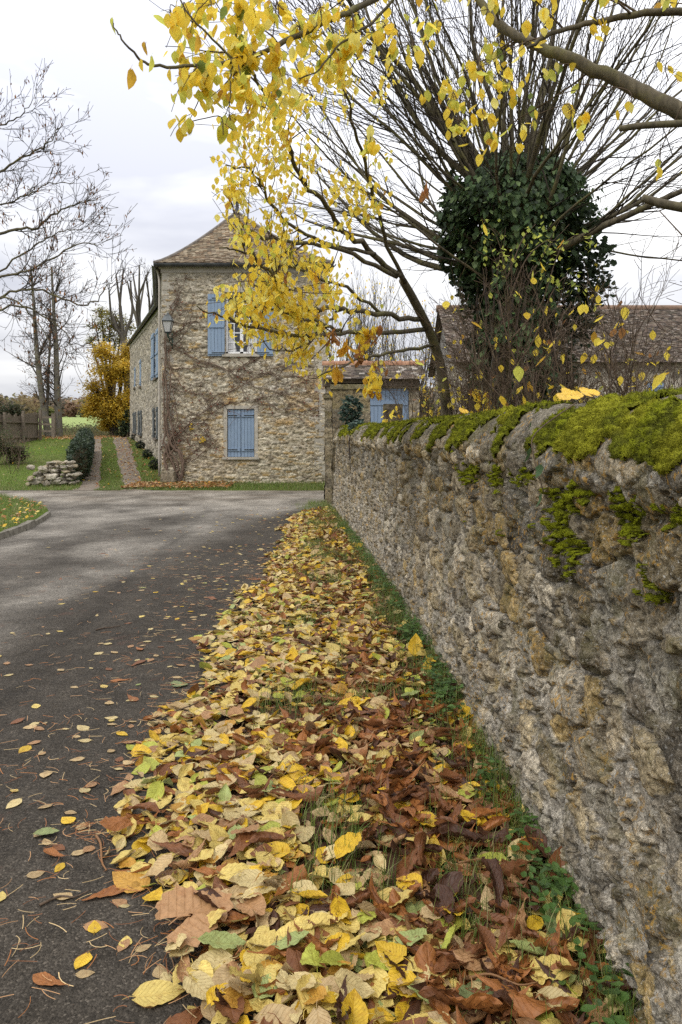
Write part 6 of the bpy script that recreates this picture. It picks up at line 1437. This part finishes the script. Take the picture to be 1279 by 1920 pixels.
# --- coppiced trees behind the gateway
CO = dict(levels=2, seg=.35, wander=.06, up=[.5, .4, .2], dens=[2.2, 2.2, 0], t0=.15, ang=.4, ratio=[.3, .4], rcap=[.02, .012], rmin=.006, leaflev=1)
for k_, (px_, Y_, h, lab) in enumerate(((650, 34, 7.6, 'bare coppiced tree with upright stems right beside the house edge'), (705, 33, 7.4, 'bare coppiced tree with upright stems above the gateway ridge, middle of three'), (760, 34, 6.8, 'bare coppiced tree with upright stems above the gateway, nearest the barn'))):
    x0 = (px_ - CX) * Y_ / F; th_ = thing('coppiced_tree', lab, 'tree', (x0, Y_, 0), 'coppiced trees behind the gateway'); tr = Tree()
    for s_ in range(16):
        a = rng.random() * 2 * PI; twig(tr, (x0 + .5 * math.cos(a), Y_ + .5 * math.sin(a), .3), unit(np.array([.13 * math.cos(a), .13 * math.sin(a), 1])), h * rng.uniform(.7, 1.05), rng.uniform(.03, .06), 0, CO)
    LV = Leaves(); hang_leaves(LV, tr.nodes, 420, [tm_s], .08, .13, (['yellow', 'gold', 'ygreen', 'amber'], [.4, .25, .2, .15]), .1); finish(tr, th_, 'bark_grey', 'bark_far', LV, 'far_leaf')

# ------------------------------------------------------------------ trees at the left
FO = dict(levels=3, seg=.30, wander=.13, up=[.5, .35, .3, .2], dens=[1.9, 3.2, 4.0, 0], t0=.22, ang=.75, ratio=[.42, .45, .5], rcap=[.05, .02, .010], rmin=.007, leaflev=2)
def bare_tree(lab, px_, Y_, pix, r0, seedlike, o=FO, nl=60, group=None, name='bare_tree', cols=(['brown', 'rust'], [.6, .4]), lsz=(.10, .16), b0='bark_far'):
    x0 = (px_ - CX) * Y_ / F; z0 = float(T(x0, Y_)); th_ = thing(name, lab, 'tree', (x0, Y_, z0), group); tr = Tree()
    q = smooth_path([np.array([x0, Y_, z0 - .15])] + [P(*a) for a in pix], 5); R = r0 * (1 - .8 * np.linspace(0, 1, len(q)) ** 1.1); tr.big.tube(q, R, 9)
    dirs = [unit(v) for v in np.gradient(q, axis=0)]; L = np.linalg.norm(np.diff(q, axis=0), axis=1).sum(); kids(tr, q, dirs, R, L, 0, o, .28)
    LV = Leaves()
    if nl: hang_leaves(LV, tr.nodes, nl, [tm_s], lsz[0], lsz[1], cols, .1)
    finish(tr, th_, b0, 'bark_dark', LV, 'far_leaf')
bare_tree('leaning bare tree, left one of the trio before the field', 95, 46.8, [(88, 800, 46.8), (76, 720, 46.8), (68, 640, 46.8), (64, 570, 46.8), (58, 500, 46.8)], .24, 1, dict(FO, abs=[2.3, 1.1, .55]), 140, 'bare trees before the field', b0='bark_grey')
bare_tree('thin bare tree, middle one of the trio before the field', 84, 50, [(88, 780, 50), (91, 700, 50), (95, 620, 50), (94, 550, 50)], .13, 1, dict(FO, abs=[1.6, .9, .5]), 120, 'bare trees before the field')
bare_tree('straight bare tree, right one of the trio before the field', 111, 47.5, [(110, 790, 47.5), (107, 720, 47.5), (105, 640, 47.5), (101, 580, 47.5), (97, 500, 47.5)], .26, 1, dict(FO, abs=[2.3, 1.1, .55]), 140, 'bare trees before the field', b0='bark_grey')
# large tree beside the road, just outside the picture at the left: its limbs reach in
nb_ = thing('roadside_tree', 'bare roadside tree whose long dark limbs with hanging fruits reach in from the left', 'tree', (-9.4, 17.5, 0)); tr = Tree(); Yt = 17.5
tr.big.tube(smooth_path([[-9.4, Yt, -.1], [-9.4, Yt, 2.], [-9.3, Yt, 4.], [-9.2, Yt, 7.], [-9.2, Yt, 10.5]], 6), np.linspace(.30, .09, 25), 10)
RO = dict(levels=3, seg=.2, wander=.12, up=[.1, .45, .4, .2], dens=[4.2, 4.6, 4.6, 0], t0=.12, ang=.7, ratio=[.4, .5, .5], rcap=[.022, .011, .006], rmin=.0045, leaflev=2, abs=[.85, .48, .26])
for pts, r in (([(-160, 480, 17.5), (-60, 450, 17.4), (20, 432, 17.3), (70, 425, 17.2), (115, 395, 17.1), (150, 382, 17.), (178, 376, 17.)], .07), ([(-160, 560, 17.5), (-60, 540, 17.3), (20, 515, 17.1), (60, 505, 17.), (110, 475, 16.9), (165, 455, 16.8), (195, 462, 16.8)], .06), ([(-160, 380, 17.5), (-60, 350, 17.4), (20, 310, 17.3), (60, 285, 17.3), (90, 265, 17.2), (115, 235, 17.2)], .06),
               ([(-160, 260, 17.5), (-60, 260, 17.3), (0, 235, 17.3), (40, 215, 17.2), (60, 190, 17.2)], .05), ([(-160, 590, 17.5), (-60, 585, 17.3), (20, 548, 17.), (70, 543, 16.9), (130, 565, 16.8), (165, 572, 16.8), (200, 540, 16.7), (215, 512, 16.7)], .055), ([(-160, 600, 17.5), (-40, 590, 17.), (30, 575, 16.6), (80, 590, 16.4), (125, 625, 16.3), (135, 655, 16.2)], .05),
               ([(-160, 560, 17.5), (-40, 560, 17.), (20, 560, 16.6), (55, 585, 16.4), (85, 625, 16.3), (100, 670, 16.2)], .04), ([(-160, 330, 17.5), (-80, 380, 17.4), (0, 385, 17.3), (50, 365, 17.2), (95, 345, 17.1), (140, 340, 17)], .045), ([(-160, 500, 17.5), (-40, 520, 17.3), (40, 480, 17.2), (80, 450, 17.1), (120, 435, 17.), (155, 430, 17)], .045)):
    bough(tr, pts, r * .62, .007, RO, 0, 5, .3, .02, 7)
LV = Leaves(); hang_leaves(LV, tr.nodes, 520, [leaf_tmpl('oval', 3, 2, .4, 3., .3, .02, 3, .5)], .06, .10, (['brown', 'rust'], [.8, .2]), .03, 1.45); finish(tr, nb_, 'bark_olive', 'bark_dark', LV, 'far_leaf')
# pollards behind the house flank, with knuckled limbs
KO = dict(levels=2, seg=.4, wander=.10, up=[.5, .4, .3], dens=[.55, 1.4, 0], t0=.3, ang=.6, ratio=[.5, .5], rcap=[.07, .02], rmin=.010, leaflev=9)
for (lab, px_, Y_, tops, base_) in (('tall lopped tree right behind the yellow tree at the house flank', 243, 52, [(205, 545), (218, 515), (232, 505), (245, 530), (213, 590)], (232, 640)), ('lopped tree with knuckled limbs showing over the house eave', 266, 56, [(250, 515), (262, 500), (278, 512), (240, 530), (272, 525)], (262, 620)), ('lopped tree farthest back, limbs spreading behind the house gutter', 286, 60, [(275, 520), (288, 505), (300, 515), (294, 540)], (282, 610))):
    x0 = (px_ - CX) * Y_ / F; z0 = float(T(x0, Y_)); th_ = thing('lopped_tree', lab, 'tree', (x0, Y_, z0), 'lopped trees behind the house flank'); tr = Tree(); bp = P(*base_, Y_)
    tr.big.tube(smooth_path([[x0, Y_, z0 - .1], [(x0 + bp[0]) / 2 + .1, Y_, (z0 + bp[2]) / 2], bp], 6), np.linspace(.34, .22, 13), 9)
    for (a, b) in tops:
        e_ = P(a, b, Y_ + rng.normal(0, 1.)); mid = bp * .5 + e_ * .5 + rng.normal(0, .22, 3); q = smooth_path([bp - [0, 0, .3], bp * .75 + mid * .25 + [0, 0, .1], mid, e_], 5); R = np.linspace(.15, .055, len(q)); tr.big.tube(q, R, 7)
        kids(tr, q, [unit(v) for v in np.gradient(q, axis=0)], R, 4., 0, dict(KO, abs=[1.4, .8]), .25)
        for s_ in range(7): twig(tr, e_, unit(rng.normal(0, .55, 3) + [0, 0, .9]), rng.uniform(.4, .9), .018, 1, dict(KO, dens=[.55, .8, 0], abs=[.9, .4]))
    finish(tr, th_, 'bark_far', 'bark_dark')
# yellow field maple and the greener crown above it
tm_f = [leaf_tmpl('lime', 3, 2, .5, .7, .2, .03, 3, 0), leaf_tmpl('oval', 3, 2, .5, .9, .2, .03, 4, 0)]
def crown_tree(name, lab, px_, Y_, blobs, n, size, cols, trunk_r=.2, sub=7):
    x0 = (px_ - CX) * Y_ / F; z0 = float(T(x0, Y_)); th_ = thing(name, lab, 'tree', (x0, Y_, z0)); m = MB(); LV = Leaves(); tot = sum(b[3] for b in blobs)
    for (a, b, r, w_, fl_) in blobs:
        c = P(a, b, Y_ + rng.normal(0, .5)); R_ = r * Y_ / F; q = smooth_path([[x0, Y_, z0 - .1], [x0 * .7 + c[0] * .3, Y_, z0 * .6 + c[2] * .4], c], 5); m.tube(q, np.linspace(trunk_r, .03, len(q)), 6)
        for s_ in range(sub):
            d_ = unit(rng.normal(0, 1, 3)); cc_ = c + d_ * R_ * .72 * np.array([1, 1.3, fl_]); m.tube([c, (c + cc_) / 2 + rng.normal(0, .1, 3), cc_], [.04, .025, .012], 4)
            k = int(n * w_ / tot / sub); r2 = R_ * rng.uniform(.45, .75); br = rng.uniform(.75, 1.2)
            leaf_blob(LV, cc_, (r2, r2 * 1.2, r2 * .75), k, size, np.array(cols) * br, tm_f[s_ % 2], 1, .5, .05)
    m.build('trunk', M['bark_dark'], th_, True); LV.build('crown', M['far_leaf'], th_); return th_
YF = [(.60, .40, .03), (.68, .46, .04), (.50, .32, .02), (.42, .27, .03), (.62, .46, .07)]
crown_tree('field_maple', 'dense golden yellow tree at the end of the house flank', 215, 50.5, [(205, 690, 30, 1.2, .9), (185, 735, 26, 1, .8), (212, 745, 32, 1.4, .9), (232, 700, 24, .9, 1), (180, 768, 20, .8, .7), (222, 780, 26, 1, .8), (238, 655, 18, .6, 1), (195, 660, 20, .6, .8), (205, 795, 18, .6, .7), (240, 745, 20, .6, 1)], 30000, .12, YF)
crown_tree('thinning_tree', 'half bare olive-green tree rising above the golden tree', 210, 54, [(205, 600, 22, .6, .9), (180, 610, 18, .3, .9), (228, 610, 22, .6, .9), (190, 585, 16, .25, .9), (215, 640, 26, 1, .9), (172, 640, 14, .2, .9)], 5200, .11, [(.17, .17, .03), (.22, .19, .03), (.30, .22, .03), (.12, .13, .03)], .2, 10)
crown_tree('dark_shrub', 'dark green shrub mass between golden tree and house end', 240, 49.5, [(238, 800, 14, 1, 1), (246, 780, 12, 1, 1.2), (230, 818, 10, .6, .8), (248, 812, 10, .7, 1)], 3600, .13, [(.03, .05, .025), (.05, .075, .03), (.09, .11, .03), (.02, .03, .018)], .08)
crown_tree('yew_bush', 'dark rounded evergreen bush behind the board fence', 20, 47, [(12, 775, 24, 1, .8), (28, 785, 16, .7, .8), (-10, 770, 30, 1, .9), (30, 770, 12, .3, .8)], 7000, .12, [(.035, .05, .02), (.06, .065, .025), (.025, .035, .016), (.08, .06, .03)], .1)
crown_tree('bramble', 'brown and green bramble tangle at the left edge of the lawn', 20, 32, [(15, 840, 26, 1, .8), (-10, 830, 36, 1, .9), (38, 850, 16, .5, .7), (30, 868, 18, .5, .6)], 5200, .07, [(.06, .085, .025), (.10, .075, .04), (.05, .06, .02), (.13, .09, .05)], .03)
BR = dict(levels=2, seg=.25, wander=.2, up=[.2, 0, 0], dens=[3., 3., 0], t0=.1, ang=.8, ratio=[.5, .5], rcap=[.008, .005], rmin=.003, leaflev=9)
th_ = thing('dry_stalks', 'dry leafless bramble stalks along the fence foot', 'stalks', (-13.4, 31, .3)); tr = Tree()
for k_ in range(26):
    Yk = rng.uniform(27, 38); xk = P(rng.uniform(14, 48), 850, Yk)[0]; twig(tr, (xk, Yk, float(T(xk, Yk))), unit(np.array([rng.normal(0, .4), rng.normal(0, .4), 1])), rng.uniform(.6, 1.5), .009, 0, BR)
finish(tr, th_, 'vine', 'vine')
th_ = thing('field_hedge', 'low rough hedge of scrub along the near edge of the field', 'hedge', (-19, 62, 1.6)); LV = Leaves(); m = MB()
for k_ in range(34):
    Yk = rng.uniform(56, 64); xk = P(rng.uniform(90, 200), 800, Yk)[0]; zk = float(T(xk, Yk)); r_ = rng.uniform(.3, .6); leaf_blob(LV, (xk, Yk, zk + r_ * .6), (r_ * 1.6, r_, r_), 90, .13, [(.10, .11, .03), (.14, .11, .05), (.07, .09, .03)], tm_f[0], 1, .3, .1)
    m.tube([[xk, Yk, zk], [xk + .1, Yk, zk + r_ * 1.5]], [.02, .006], 4)
LV.build('foliage', M['far_leaf'], th_); m.build('stem', M['bark_far'], th_)
# --- the wooded hill closing the view
LV = Leaves(); WC = [(.17, .10, .06), (.21, .13, .08), (.13, .09, .065), (.24, .17, .08), (.10, .085, .06), (.15, .13, .05)]
tq = leaf_tmpl('oval', 3, 2, .3, .5, .2, .02, 3, 0)
for k_ in range(620):
    Yk = 255 + 170 * rng.random(); xk = rng.uniform(-.62, .55) * Yk; zk = float(T(xk, Yk)); f_ = (Yk - 255) / 170; hgt = rng.uniform(7, 10) + 2.5 * math.sin(xk * .02)
    cb_ = np.array(WC[rng.integers(0, 6)]) * rng.uniform(.8, 1.25)
    if f_ < .08: cb_ = np.array([(.12, .13, .04), (.22, .17, .04), (.09, .10, .05)][rng.integers(0, 3)]); hgt *= .55
    leaf_blob(LV, (xk, Yk, zk + hgt * .5), (hgt * .42, hgt * .42, hgt * .5), 100, 1.7, np.array([cb_ * .8, cb_, cb_ * 1.2]), tq, 1, .12, .6)
o = LV.build('far_wood', M['far_leaf']); tag(o, 'brown autumn wood covering the hill beyond the field', 'wood', kind='stuff')
